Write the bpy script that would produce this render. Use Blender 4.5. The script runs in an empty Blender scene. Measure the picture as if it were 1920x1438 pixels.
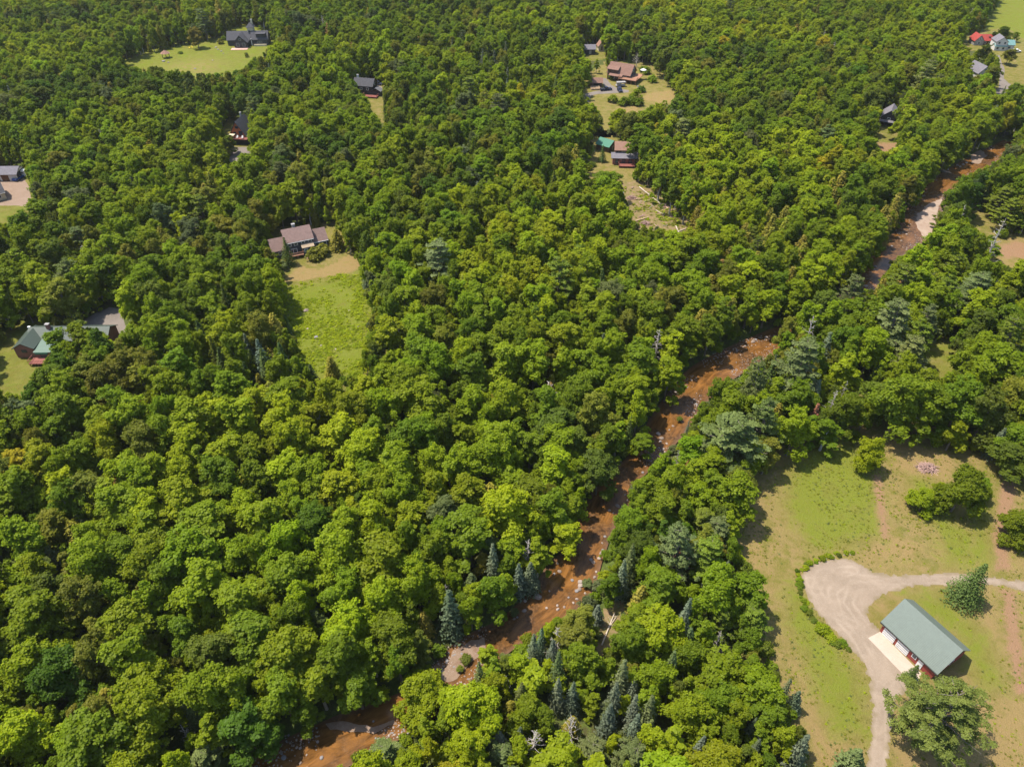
import bpy, math, random
import numpy as np
from mathutils import Vector, Matrix
R = math.radians
rng = np.random.default_rng(7)
random.seed(7)
S = bpy.context.scene
C = S.collection

# ---------------------------------------------------------------- camera, sky, sun, exposure
FPX, PITCH, CH = 1371.0, R(40), 120.0
cam = bpy.data.cameras.new("camera"); camo = bpy.data.objects.new("camera", cam); C.objects.link(camo)
camo.location = (0, 0, CH); camo.rotation_euler = (R(90) - PITCH, 0, 0)
cam.sensor_width = 36; cam.lens = 36 * FPX / 1920; cam.clip_start = 1; cam.clip_end = 6000
S.camera = camo
SUN_EL, SUN_DIR = R(66), Vector((-0.96, 0.28))
w = bpy.data.worlds.new("World"); S.world = w; w.use_nodes = True
nt = w.node_tree; bg = nt.nodes["Background"]; sky = nt.nodes.new("ShaderNodeTexSky"); sky.sky_type = 'NISHITA'
sky.sun_disc = False; sky.sun_elevation = SUN_EL; sky.sun_rotation = math.atan2(SUN_DIR.x, SUN_DIR.y)
nt.links.new(sky.outputs[0], bg.inputs[0]); bg.inputs[1].default_value = 0.15
sl = bpy.data.lights.new("sun", 'SUN'); sl.energy = 4.0; sl.angle = R(0.5); sl.color = (1.0, 0.94, 0.84)
so = bpy.data.objects.new("sun", sl); C.objects.link(so)
sd = Vector((SUN_DIR.x * math.cos(SUN_EL), SUN_DIR.y * math.cos(SUN_EL), math.sin(SUN_EL)))
so.rotation_euler = sd.to_track_quat('Z', 'Y').to_euler(); so.location = (0, 0, 200)
S.view_settings.view_transform = 'Standard'; S.view_settings.look = 'None'
S.view_settings.exposure = 0.97; S.view_settings.gamma = 1.0
S.cycles.max_bounces = 5; S.cycles.diffuse_bounces = 3; S.cycles.transmission_bounces = 3; S.cycles.glossy_bounces = 2
S.cycles.caustics_reflective = False; S.cycles.caustics_refractive = False

# ---------------------------------------------------------------- photo pixel <-> ground
cP, sP = math.cos(PITCH), math.sin(PITCH)
def g(x, y, z=0.0):
    u = (x - 960) / FPX; v = (719 - y) / FPX
    d = (u, cP + v * sP, -sP + v * cP); t = (z - CH) / d[2]
    return (d[0] * t, d[1] * t)
def gp(poly, z=0.0): return np.array([g(x, y, z) for x, y in poly])
def proj(X, Y, Z):
    dz = Z - CH; zc = Y * cP - dz * sP; zc = np.maximum(zc, 1.0)
    return 960 + FPX * X / zc, 719 - FPX * (Y * sP + dz * cP) / zc, zc
def inpoly(px, py, poly):
    px = np.asarray(px); py = np.asarray(py); r = np.zeros(px.shape, bool); n = len(poly)
    for i in range(n):
        x1, y1 = poly[i]; x2, y2 = poly[(i + 1) % n]
        if y1 == y2: continue
        r ^= ((y1 > py) != (y2 > py)) & (px < (x2 - x1) * (py - y1) / (y2 - y1) + x1)
    return r
def segdist(px, py, pts, closed=True):
    d = np.full(np.shape(px), 1e9); n = len(pts)
    for i in range(n if closed else n - 1):
        x1, y1 = pts[i]; x2, y2 = pts[(i + 1) % n]; dx, dy = x2 - x1, y2 - y1
        t = np.clip(((px - x1) * dx + (py - y1) * dy) / (dx * dx + dy * dy + 1e-9), 0, 1)
        d = np.minimum(d, np.hypot(px - x1 - t * dx, py - y1 - t * dy))
    return d
def sdist(px, py, pts):
    d = segdist(px, py, pts); return np.where(inpoly(px, py, pts), -d, d)
def vnoise(x, y, s, seed=0):
    r = np.random.default_rng(seed).random((64, 64)); X = np.asarray(x) / s + 900; Y = np.asarray(y) / s + 900
    i = np.floor(X).astype(int); j = np.floor(Y).astype(int); fx = X - i; fy = Y - j
    fx = fx * fx * (3 - 2 * fx); fy = fy * fy * (3 - 2 * fy)
    a = r[i % 64, j % 64]; b = r[(i + 1) % 64, j % 64]; c = r[i % 64, (j + 1) % 64]; d = r[(i + 1) % 64, (j + 1) % 64]
    return (a * (1 - fx) + b * fx) * (1 - fy) + (c * (1 - fx) + d * fx) * fy

# ---------------------------------------------------------------- open areas as seen in the photograph
RIV = [((1888, 262), (1905, 272)), ((1838, 288), (1872, 300)), ((1790, 312), (1835, 318)), ((1745, 343), (1795, 345)),
       ((1715, 370), (1772, 374)), ((1703, 400), (1760, 408)), ((1690, 428), (1745, 447)), ((1662, 455), (1700, 470)),
       ((1632, 490), (1658, 502)), ((1605, 535), (1638, 542)), ((1572, 562), (1600, 580)), ((1500, 602), (1535, 618)),
       ((1440, 622), (1462, 652)), ((1372, 652), (1400, 688)), ((1300, 688), (1345, 724)), ((1258, 738), (1303, 770)),
       ((1225, 785), (1275, 815)), ((1205, 835), (1240, 853)), ((1162, 880), (1198, 890)), ((1112, 930), (1172, 942)),
       ((1090, 975), (1138, 1000)), ((1062, 1035), (1122, 1050)), ((1022, 1080), (1112, 1097)), ((985, 1130), (1062, 1152)),
       ((925, 1178), (972, 1200)), ((848, 1215), (915, 1243)), ((815, 1262), (868, 1302)), ((735, 1318), (790, 1350)),
       ((648, 1345), (735, 1388)), ((558, 1385), (655, 1420)), ((470, 1432), (585, 1490)), ((360, 1500), (480, 1580))]
RIVPX = [a for a, b in RIV] + [b for a, b in RIV][::-1]
RIVSEC = [[a for a, b in RIV[i:j]] + [b for a, b in RIV[i:j]][::-1] for i, j in ((0, 10), (12, 26), (27, len(RIV)))]
RL = np.array([g(*a, z=-1) for a, b in RIV]); RR = np.array([g(*b, z=-1) for a, b in RIV])
RC = (RL + RR) / 2; RH = np.hypot(*(RR - RL).T) / 2
def river_d(x, y):          # distance outside the water's edge (negative in the water)
    d = np.full(np.shape(x), 1e9)
    for i in range(len(RC) - 1):
        x1, y1 = RC[i]; x2, y2 = RC[i + 1]; dx, dy = x2 - x1, y2 - y1
        t = np.clip(((x - x1) * dx + (y - y1) * dy) / (dx * dx + dy * dy), 0, 1)
        hw = perp[i] * (1 - t) + perp[i + 1] * t
        d = np.minimum(d, np.hypot(x - x1 - t * dx, y - y1 - t * dy) - hw)
    return d
tang = np.gradient(RC, axis=0); tang /= np.hypot(*tang.T)[:, None]
nrm = np.stack([-tang[:, 1], tang[:, 0]], 1)
perp = np.clip(np.abs(((RR - RL) / 2 * nrm).sum(1)), 2.0, 7.5) + 0.2
MEADOW = [(1540, 828), (1600, 824), (1648, 812), (1690, 818), (1720, 832), (1760, 836), (1800, 852), (1850, 848), (1862, 868),
          (1885, 893), (1925, 905), (2090, 940), (2250, 1600), (1535, 1600), (1525, 1438), (1518, 1400), (1500, 1350), (1485, 1300),
          (1465, 1262), (1450, 1225), (1445, 1190), (1435, 1150), (1428, 1120), (1408, 1080), (1396, 1020), (1386, 978), (1392, 955),
          (1420, 912), (1452, 880), (1492, 850)]
FIELD = [(538, 525), (545, 503), (560, 490), (600, 485), (640, 472), (655, 480), (668, 503), (680, 525), (688, 570), (684, 620),
         (680, 655), (672, 690), (640, 705), (600, 700), (575, 690), (562, 665), (552, 620), (540, 570)]
OPEN = {
 'meadow': MEADOW, 'field': FIELD,
 'field_house': [(503, 447), (528, 434), (582, 427), (615, 425), (640, 432), (648, 470), (600, 495), (540, 485), (512, 478)],
 'top_lawn': [(208, 124), (240, 112), (270, 106), (300, 94), (330, 88), (360, 84), (400, 73), (430, 76), (430, 55), (460, 45), (500, 58), (520, 68),
              (500, 95), (472, 112), (458, 130), (400, 139), (330, 133), (280, 124)],
 'aframe': [(414, 248), (432, 232), (446, 224), (460, 238), (468, 262), (470, 284), (452, 296), (436, 303), (424, 298), (430, 284), (420, 262)],
 'dark_cottage': [(672, 158), (702, 152), (720, 160), (716, 185), (710, 196), (718, 205), (718, 225), (708, 226), (702, 205), (690, 190)],
 'hill': [(1095, 178), (1100, 148), (1140, 128), (1150, 119), (1190, 119), (1232, 125), (1240, 153), (1262, 170), (1275, 188), (1238, 190),
          (1215, 202), (1205, 210), (1180, 206), (1155, 203), (1140, 225), (1140, 250), (1132, 252), (1128, 215), (1112, 188)],
 'hill_shed': [(1094, 90), (1132, 88), (1136, 100), (1130, 108), (1104, 112)],
 'cabins': [(1118, 258), (1150, 252), (1172, 266), (1196, 270), (1196, 300), (1190, 316), (1182, 346), (1172, 346), (1150, 322), (1120, 330), (1092, 340),
            (1086, 330), (1120, 312), (1110, 285)],
 'logged': [(1170, 348), (1196, 346), (1225, 352), (1236, 372), (1262, 392), (1275, 405), (1292, 428), (1286, 440), (1240, 425),
            (1204, 424), (1184, 410), (1186, 385), (1172, 370)],
 'grey_house': [(1652, 222), (1662, 200), (1674, 205), (1678, 225), (1676, 240), (1680, 268), (1680, 281), (1646, 282), (1650, 258)],
 'far_field': [(1842, 60), (1872, 0), (1890, -40), (2000, -60), (2060, 60), (1915, 72), (1870, 46)],
 'farm': [(1800, 82), (1822, 62), (1862, 64), (1878, 60), (1900, 76), (1930, 90), (1930, 160), (1888, 158), (1886, 176), (1864, 176), (1874, 150), (1876, 105), (1860, 98), (1820, 90)],
 'cottage': [(1822, 124), (1836, 118), (1848, 126), (1844, 148), (1824, 148)],
 'west_lot': [(-60, 330), (0, 320), (50, 322), (56, 345), (62, 375), (55, 392), (30, 400), (30, 415), (-80, 420)],
 'west_house': [(20, 655), (36, 618), (60, 612), (108, 618), (120, 624), (100, 640), (80, 665), (84, 688), (45, 700), (60, 722), (-40, 735), (-40, 690), (25, 680)],
 'west_parking': [(152, 604), (175, 590), (205, 578), (222, 582), (232, 605), (242, 622), (225, 628), (200, 628), (165, 620)],
 'east_dirt': [(1850, 470), (1868, 450), (1900, 442), (1960, 445), (1960, 498), (1880, 490), (1858, 488)],
 'east_grass': [(1810, 405), (1832, 395), (1870, 418), (1880, 432), (1850, 440), (1822, 425)],
 'east_glade': [(1730, 645), (1762, 634), (1795, 655), (1792, 698), (1760, 708), (1740, 680)],
 'pocket': [(1598, 722), (1612, 712), (1630, 722), (1632, 742), (1600, 745)],
 'bar_upper': [(1825, 300), (1822, 286), (1842, 276), (1852, 288), (1838, 303)],
 'scar': [(1122, 1215), (1140, 1150), (1158, 1132), (1162, 1148), (1150, 1185), (1128, 1222)],
 'red_gap': [(1345, 1225), (1355, 1210), (1378, 1240), (1376, 1256)],
 'river_upper': RIVSEC[0], 'river_middle': RIVSEC[1], 'river_lower': RIVSEC[2],
}

# ---------------------------------------------------------------- helpers
def tag(o, label=None, cat=None, group=None, kind=None):
    if label: o['label'] = label
    if cat: o['category'] = cat
    if group: o['group'] = group
    if kind: o['kind'] = kind
    return o
def words(n):
    n = max(0, min(99, int(round(n)))); ones = 'zero one two three four five six seven eight nine ten eleven twelve thirteen fourteen fifteen sixteen seventeen eighteen nineteen'.split()
    return ones[n] if n < 20 else 'twenty thirty forty fifty sixty seventy eighty ninety'.split()[n // 10 - 2] + ('-' + ones[n % 10] if n % 10 else '')
def pctlab(x, y): return "%s percent across photo and %s percent down" % (words(x / 19.2), words(y / 14.38))
def mat(name): 
    m = bpy.data.materials.new(name); m.use_nodes = True; m.node_tree.nodes.clear(); return m
class N:
    """tiny node-tree helper"""
    def __init__(s, m): s.t = m.node_tree; s.out = s.t.nodes.new("ShaderNodeOutputMaterial")
    def n(s, t, **k):
        o = s.t.nodes.new(t)
        for a, b in k.items(): setattr(o, a, b)
        return o
    def l(s, a, b): s.t.links.new(a, b)
    def noise(s, scale, detail=4, rough=.6, vec=None, dist=0.0):
        o = s.n("ShaderNodeTexNoise"); o.inputs['Scale'].default_value = scale; o.inputs['Detail'].default_value = detail
        o.inputs['Roughness'].default_value = rough; o.inputs['Distortion'].default_value = dist
        s.l(vec or s.pos(), o.inputs['Vector']); return o.outputs[0]
    def pos(s):
        if not hasattr(s, '_p'): s._p = s.n("ShaderNodeNewGeometry").outputs['Position']
        return s._p
    def objc(s):
        if not hasattr(s, '_o'): s._o = s.n("ShaderNodeTexCoord").outputs['Object']
        return s._o
    def ramp(s, v, a, b, ca=0.0, cb=1.0):
        o = s.n("ShaderNodeMapRange"); o.inputs[1].default_value = a; o.inputs[2].default_value = b
        o.inputs[3].default_value = ca; o.inputs[4].default_value = cb; s.l(v, o.inputs[0]); return o.outputs[0]
    def mix(s, f, a, b, mode='MIX'):
        o = s.n("ShaderNodeMix", data_type='RGBA', blend_type=mode)
        for v, i in ((f, 0), (a, 6), (b, 7)):
            if hasattr(v, 'is_output') or hasattr(v, 'links'): s.l(v, o.inputs[i])
            elif i == 0: o.inputs[0].default_value = v
            else: o.inputs[i].default_value = (*v, 1)
        return o.outputs[2]
    def attr(s, name, typ='GEOMETRY'):
        o = s.n("ShaderNodeAttribute", attribute_name=name, attribute_type=typ); return o
    def math(s, op, a, b):
        o = s.n("ShaderNodeMath", operation=op)
        for v, i in ((a, 0), (b, 1)):
            if hasattr(v, 'links'): s.l(v, o.inputs[i])
            else: o.inputs[i].default_value = v
        return o.outputs[0]
    def bsdf(s, col, rough=.9, spec=.2, bump=None, bstr=.3, bdist=.1, metal=0):
        o = s.n("ShaderNodeBsdfPrincipled")
        if hasattr(col, 'links'): s.l(col, o.inputs['Base Color'])
        else: o.inputs['Base Color'].default_value = (*col, 1)
        if hasattr(rough, 'links'): s.l(rough, o.inputs['Roughness'])
        else: o.inputs['Roughness'].default_value = rough
        o.inputs['Specular IOR Level'].default_value = spec; o.inputs['Metallic'].default_value = metal
        if bump is not None:
            b = s.n("ShaderNodeBump"); b.inputs['Strength'].default_value = bstr; b.inputs['Distance'].default_value = bdist
            s.l(bump, b.inputs['Height']); s.l(b.outputs[0], o.inputs['Normal'])
        s.l(o.outputs[0], s.out.inputs[0]); return o
def plain(name, col, rough=.7, var=.15, scale=3.0, spec=.3):
    col = tuple(v * .88 for v in col)
    m = mat(name); n = N(m); f = n.noise(scale, 5, .65, vec=n.objc())
    c = n.mix(n.ramp(f, .3, .7), tuple(v * (1 - var) for v in col), tuple(min(v * (1 + var), 1) for v in col))
    n.bsdf(c, rough, spec); return m

def mesh(name, V, F, mats, midx=None, attrs=None, smooth=False):
    """F: int array (n,4) or list of index lists"""
    me = bpy.data.meshes.new(name); V = np.asarray(V, np.float32)
    if isinstance(F, np.ndarray):
        nf, k = F.shape; me.vertices.add(len(V)); me.vertices.foreach_set('co', V.ravel())
        me.loops.add(nf * k); me.loops.foreach_set('vertex_index', F.astype(np.int32).ravel())
        me.polygons.add(nf); me.polygons.foreach_set('loop_start', np.arange(0, nf * k, k, dtype=np.int32))
        me.update(calc_edges=True)
    else:
        me.from_pydata([tuple(v) for v in V], [], F)
    for m in mats: me.materials.append(m)
    if midx is not None: me.polygons.foreach_set('material_index', np.asarray(midx, np.int32))
    for an, (dom, arr) in (attrs or {}).items():
        arr = np.asarray(arr, np.float32)
        if arr.ndim == 1: a = me.attributes.new(an, 'FLOAT', dom); a.data.foreach_set('value', arr)
        else: a = me.attributes.new(an, 'FLOAT_VECTOR', dom); a.data.foreach_set('vector', arr.ravel())
    if smooth: me.polygons.foreach_set('use_smooth', np.ones(len(me.polygons), bool))
    me.update(); return me
def link(name, me, parent=None):
    o = bpy.data.objects.new(name, me); C.objects.link(o)
    if parent: o.parent = parent
    return o
def empty(name, loc, rz=0, sc=(1, 1, 1)):
    o = bpy.data.objects.new(name, None); C.objects.link(o); o.location = loc; o.rotation_euler = (0, 0, rz); o.scale = sc
    o.empty_display_size = 0.5; return o

# ---------------------------------------------------------------- ground, water, gravel, lawns, drives
def m_ground():
    m = mat("forest_floor"); n = N(m)
    a = n.noise(.08, 4); b = n.noise(1.3, 6, .7); c = n.noise(6, 4, .7)
    col = n.mix(n.ramp(a, .4, .62), (.055, .075, .016), (.060, .052, .022))
    col = n.mix(n.ramp(b, .45, .7), col, (.09, .125, .018)); col = n.mix(n.ramp(c, .55, .8, 0, .6), col, (.14, .11, .07))
    n.bsdf(col, .95, .1, b, .6, .4); return m
def m_grass():
    m = mat("meadow_grass"); n = N(m)
    big = n.noise(.045, 4, .6, dist=1.5); mid = n.noise(.35, 5, .65); fine = n.noise(2.2, 6, .75); vf = n.noise(9, 4, .8)
    dry = n.attr('dry').outputs['Fac']; dirt = n.attr('dirt').outputs['Fac']; lush = n.attr('lush').outputs['Fac']
    patchy = n.noise(.13, 5, .7, dist=2.0)
    col = n.mix(n.ramp(fine, .32, .68), (.112, .115, .014), (.180, .158, .034))
    col = n.mix(n.ramp(mid, .46, .66, 0, .75), col, (.240, .180, .075))
    col = n.mix(n.ramp(patchy, .52, .66, 0, .7), col, (.105, .140, .020))
    col = n.mix(n.ramp(big, .56, .70, 0, .5), col, (.090, .115, .026))
    s = n.math('ADD', dry, n.ramp(mid, .3, .7, -.35, .35)); s = n.math('ADD', s, n.ramp(patchy, .35, .65, -.3, .3))
    col = n.mix(n.ramp(s, .1, .9, 0, .9), col, (.270, .180, .075))
    s = n.math('ADD', lush, n.ramp(mid, .3, .7, -.4, .4)); s = n.math('ADD', s, n.ramp(patchy, .35, .65, -.35, .35))
    col = n.mix(n.ramp(s, .2, 1.0, 0, .85), col, (.140, .172, .012))
    s = n.math('ADD', dirt, n.ramp(fine, .3, .7, -.35, .35)); s = n.math('ADD', s, n.ramp(mid, .3, .7, -.25, .25))
    col = n.mix(n.ramp(s, .25, .8, 0, .85), col, (.285, .155, .095))
    col = n.mix(n.ramp(vf, .3, .75, .0, .4), col, (.08, .075, .02))
    n.bsdf(col, .95, .08, fine, .9, .35); return m
def m_gravel(name, c1, c2, c3, sc=1.0):
    c1, c2, c3 = (tuple(v * .9 for v in c) for c in (c1, c2, c3))
    m = mat(name); n = N(m)
    a = n.noise(.25 * sc, 5, .65, dist=.8); b = n.noise(2.5 * sc, 6, .75); c = n.noise(14 * sc, 3, .8)
    col = n.mix(n.ramp(a, .35, .65), c1, c2); col = n.mix(n.ramp(b, .5, .75, 0, .7), col, c3)
    col = n.mix(n.ramp(n.attr('rut').outputs['Fac'], 0, 1, 0, .4), col, tuple(min(1, v * 1.25) for v in c3)); col = n.mix(n.ramp(n.attr('worn').outputs['Fac'], .1, 1, 0, .7), col, (.17, .13, .065))
    col = n.mix(n.ramp(c, .35, .7, 0, .35), col, tuple(v * .55 for v in c1)); n.bsdf(col, .95, .15, b, .4, .1); return m
def m_water():
    m = mat("tannin_water"); n = N(m)
    fl = n.attr('flow').outputs['Vector']; mp = n.n("ShaderNodeMapping"); mp.inputs['Scale'].default_value = (.16, .75, 1); n.l(fl, mp.inputs[0])
    a = n.noise(1.0, 6, .7, vec=mp.outputs[0], dist=1.2); b = n.noise(1.1, 6, .75); big = n.noise(.09, 3)
    vo = n.n("ShaderNodeTexVoronoi"); vo.inputs['Scale'].default_value = 1.3; n.l(n.pos(), vo.inputs['Vector'])
    col = n.mix(n.ramp(a, .34, .66), (.062, .028, .007), (.215, .096, .025))
    rif = n.ramp(big, .47, .58)                            # stony riffles against smooth sandy pools
    col2 = n.mix(n.ramp(b, .40, .62), (.020, .012, .007), (.15, .075, .028))
    col2 = n.mix(n.ramp(vo.outputs['Distance'], .0, .28, .55, 0), col2, (.25, .17, .11))
    col = n.mix(n.math('MULTIPLY', rif, .8), col, col2)
    col = n.mix(n.ramp(n.attr('edge').outputs['Fac'], .72, 1.0, 0, .8), col, (.12, .07, .04))
    n.bsdf(col, n.ramp(rif, 0, 1, .10, .3), .16, n.noise(2.6, 4, .6), .25, .12); return m
M = {}
M['ground'] = m_ground(); M['grass'] = m_grass(); M['water'] = m_water()
M['drive'] = m_gravel("tan_gravel", (.245, .185, .130), (.315, .240, .172), (.37, .295, .22))
M['bar'] = m_gravel("river_gravel", (0.302, 0.209, 0.151), (0.396, 0.302, 0.23), (0.475, 0.396, 0.331), 1.6)
M['barbrown'] = m_gravel("river_gravel_brown", (0.203, 0.128, 0.0825), (0.285, 0.203, 0.143), (0.345, 0.27, 0.21), 1.6)
M['asphalt'] = m_gravel("grey_gravel", (0.173, 0.144, 0.122), (0.223, 0.187, 0.158), (0.259, 0.223, 0.194))
M['brush'] = m_gravel("logging_slash", (.15, .135, .035), (.29, .18, .11), (.10, .125, .02), 2.2)
M['concrete'] = m_gravel("peach_concrete", (.46, .36, .275), (.50, .40, .31), (.54, .44, .35))
M['dirt'] = m_gravel("pink_soil", (.24, .165, .115), (.29, .205, .15), (.34, .26, .19))

def sheet_grid(x0, x1, y0, y1, st): 
    xs = np.arange(x0, x1 + st, st); ys = np.arange(y0, y1 + st, st); X, Y = np.meshgrid(xs, ys); return xs, ys, X, Y
xs = np.concatenate([[-2600, -1500, -900, -600], np.arange(-480, -60, 4), np.arange(-60, 60, 1.6), np.arange(60, 560, 4), [620, 900, 1500, 2600]])
ys = np.concatenate([[-600, -200, -60], np.arange(0, 200, 1.6), np.arange(200, 560, 3), np.arange(560, 760, 12), [900, 1300, 2000, 3200]])
X, Y = np.meshgrid(xs, ys); d = river_d(X, Y)
Z = -1.9 * np.clip(1 - (d + .3) / 3.5, 0, 1) ** .8
nx, ny = len(xs), len(ys); ii = (np.arange(ny - 1)[:, None] * nx + np.arange(nx - 1)[None]).ravel()
tag(link("ground", mesh("ground", np.stack([X, Y, Z], -1).reshape(-1, 3), np.stack([ii, ii + 1, ii + nx + 1, ii + nx], 1), [M['ground']], smooth=True)), kind='structure')

# river surface
V = []; A1 = []; A2 = []; nc = 13; s = 0.0; ts = np.linspace(-1, 1, nc)
cc = []; pw = []
for i in range(len(RC) - 1):
    for k in range(6): f = k / 6; cc.append(RC[i] * (1 - f) + RC[i + 1] * f); pw.append(perp[i] * (1 - f) + perp[i + 1] * f)
cc = np.array(cc); pw = np.array(pw)
for it in range(6): cc[1:-1] = (cc[:-2] + 2 * cc[1:-1] + cc[2:]) / 4
tg = np.gradient(cc, axis=0); tg /= np.hypot(*tg.T)[:, None]; nm = np.stack([-tg[:, 1], tg[:, 0]], 1)
for i in range(len(cc)):
    if i: s += np.hypot(*(cc[i] - cc[i - 1]))
    for t in ts:
        p = cc[i] + nm[i] * t * (pw[i] + .7); V.append((p[0], p[1], -1.02)); A1.append((s, t * pw[i], 0)); A2.append(abs(t))
ii = (np.arange(len(cc) - 1)[:, None] * nc + np.arange(nc - 1)[None]).ravel()
tag(link("river", mesh("river", V, np.stack([ii, ii + nc, ii + nc + 1, ii + 1], 1), [M['water']], attrs={'flow': ('POINT', A1), 'edge': ('POINT', A2)})), kind='structure')

def soft(X, Y, polys, feather):
    o = np.zeros(X.shape)
    for p in polys:
        fw = feather
        if isinstance(p, tuple): p, fw = p
        o = np.maximum(o, np.clip(.5 - sdist(X, Y, gp(p)) / (2 * fw), 0, 1))
    return o
def lawn(name, polypx, grow, step, z, m='grass', dry=(), dirt=(), lush=(), base=(0, 0, 0), label=None):
    P = gp(polypx); xs, ys, X, Y = sheet_grid(P[:, 0].min() - grow, P[:, 0].max() + grow, P[:, 1].min() - grow, P[:, 1].max() + grow, step)
    X = X + (vnoise(X, Y, step * 2.3, 3) - .5) * step * .6; Y = Y + (vnoise(X, Y, step * 2.1, 4) - .5) * step * .6
    sd_ = sdist(X, Y, P); rd = river_d(X, Y)
    a1 = np.maximum(base[0], soft(X, Y, dry, 2.5)); a2 = np.maximum(base[1], soft(X, Y, dirt, 1.0)); a3 = np.maximum(base[2], soft(X, Y, lush, 3.0))
    keep = (sd_ < grow) & (rd > 3.8)
    nx = len(xs); ny = len(ys); kk = keep[:-1, :-1] & keep[1:, 1:] & keep[:-1, 1:] & keep[1:, :-1]
    jj, ii_ = np.nonzero(kk); i0 = jj * nx + ii_
    F = np.stack([i0, i0 + 1, i0 + nx + 1, i0 + nx], 1)
    used = np.unique(F); remap = np.full(nx * ny, -1); remap[used] = np.arange(len(used)); F = remap[F]
    V = np.stack([X, Y, np.full(X.shape, z)], -1).reshape(-1, 3)[used]
    o = link(name, mesh(name, V, F, [M[m]], attrs={'dry': ('POINT', a1.ravel()[used]), 'dirt': ('POINT', a2.ravel()[used]), 'lush': ('POINT', a3.ravel()[used])}))
    return tag(o, kind='structure')
lawn("meadow", MEADOW, 7, .6, .03, base=(.55, 0, 0),
     dry=[[(1640, 885), (1655, 880), (1668, 1000), (1720, 1010), (1745, 1050), (1620, 1060), (1600, 1040), (1650, 1000)],
          [(1385, 960), (1420, 940), (1440, 990), (1430, 1080), (1405, 1080)],
          [(1655, 815), (1690, 820), (1730, 835), (1800, 860), (1790, 900), (1700, 900), (1660, 860)],
          [(1470, 1230), (1500, 1220), (1530, 1300), (1560, 1380), (1620, 1400), (1615, 1500), (1530, 1500), (1500, 1340)],
          [(1670, 1290), (1900, 1300), (2100, 1250), (2100, 1600), (1670, 1600)],
          [(1735, 980), (1770, 985), (1790, 1060), (1750, 1065)], [(1590, 935), (1625, 930), (1620, 960), (1590, 962)],
          [(1820, 1110), (1870, 1140), (1890, 1250), (1860, 1200), (1830, 1150)]],
     dirt=[[(1876, 895), (1905, 905), (1900, 960), (1888, 1000), (1892, 1070), (1868, 1070), (1862, 1000), (1872, 950)],
           [(1876, 1105), (1902, 1110), (1915, 1200), (1925, 1300), (1905, 1300), (1888, 1200)],
           [(1636, 890), (1650, 890), (1662, 960), (1668, 1010), (1655, 1010), (1645, 960)]],
     lush=[[(1530, 830), (1600, 828), (1635, 860), (1645, 900), (1650, 1000), (1560, 1040), (1520, 1030), (1470, 950), (1480, 880)],
           [(1700, 890), (1745, 900), (1800, 990), (1840, 1000), (1830, 1060), (1775, 1060), (1745, 985)],
           [(1480, 1090), (1500, 1110), (1560, 1200), (1620, 1270), (1625, 1380), (1560, 1370), (1510, 1250), (1470, 1150)],
           [(1800, 1060), (1860, 1062), (1860, 900), (1850, 880)], [(1700, 1115), (1780, 1110), (1850, 1200), (1880, 1290), (1840, 1290), (1800, 1200), (1735, 1150)]])
lawn("field", FIELD, 8, 1.2, .034, lush=[[(530, 540), (600, 528), (690, 510), (700, 560), (690, 720), (560, 710), (535, 600)]],
     dry=[([(525, 530), (560, 500), (600, 490), (640, 470), (690, 495), (650, 514), (600, 522), (540, 530)], 1)])
lawn("house_lawn", OPEN['field_house'], 4, 1.2, .038, base=(.3, 0, 0))
lawn("upper_lawn", OPEN['top_lawn'], 12, 2.5, .03, base=(0, 0, .7), dry=[([(300, 125), (380, 108), (420, 120), (400, 145), (300, 140)], 9)], lush=[([(440, 90), (500, 88), (490, 105), (450, 108)], 6)])
lawn("cabin_lawn", OPEN['cabins'], 6, 2, .03, base=(.42, 0, 0))
lawn("hill_lawn", OPEN['hill'], 6, 2, .03, base=(.35, 0, 0.1), dry=[[(1205, 175), (1262, 168), (1282, 192), (1235, 195), (1205, 190)], [(1160, 200), (1210, 195), (1200, 215), (1150, 215)]])
lawn("shed_lawn", OPEN['hill_shed'], 5, 2, .03)
lawn("logged_ground", OPEN['logged'], 4, 1.6, .034, m='brush')
lawn("grey_house_lawn", OPEN['grey_house'], 5, 2, .03, dirt=[([(1640, 268), (1690, 268), (1690, 290), (1640, 290)], 3)])
lawn("hayfield", OPEN['far_field'], 15, 5, .03, base=(.0, 0, .85))
lawn("farm_lawn", OPEN['farm'], 8, 3, .034, base=(.2, 0, 0))
lawn("aframe_lawn", OPEN['aframe'], 5, 2, .03, base=(.2, 0, 0))
lawn("cottage_lawn", OPEN['dark_cottage'], 5, 2, .03, base=(.25, 0, 0))
lawn("west_lawn", OPEN['west_house'], 5, 1.5, .03, base=(0, 0, .4))
lawn("west_lot_lawn", OPEN['west_lot'], 6, 2, .03, base=(0, 0, .3))
lawn("east_dirt_patch", OPEN['east_dirt'], 5, 1.5, .03, base=(.6, 0, 0), dirt=[([(1862, 474), (1880, 456), (1905, 452), (1950, 458), (1950, 486), (1885, 484)], 2.5)])
lawn("east_grass_patch", OPEN['east_grass'], 6, 2, .034, base=(.25, 0, 0))
lawn("glade", OPEN['east_glade'], 5, 2, .03, base=(0, 0, .5))
lawn("pocket_clearing", OPEN['pocket'], 3, 1.5, .03, base=(.4, 0, 0))
lawn("scar_ground", OPEN['scar'], 1.5, .8, .03, m='brush')
lawn("bare_gap", OPEN['red_gap'], 2, 1, .03, m='dirt')

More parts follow.
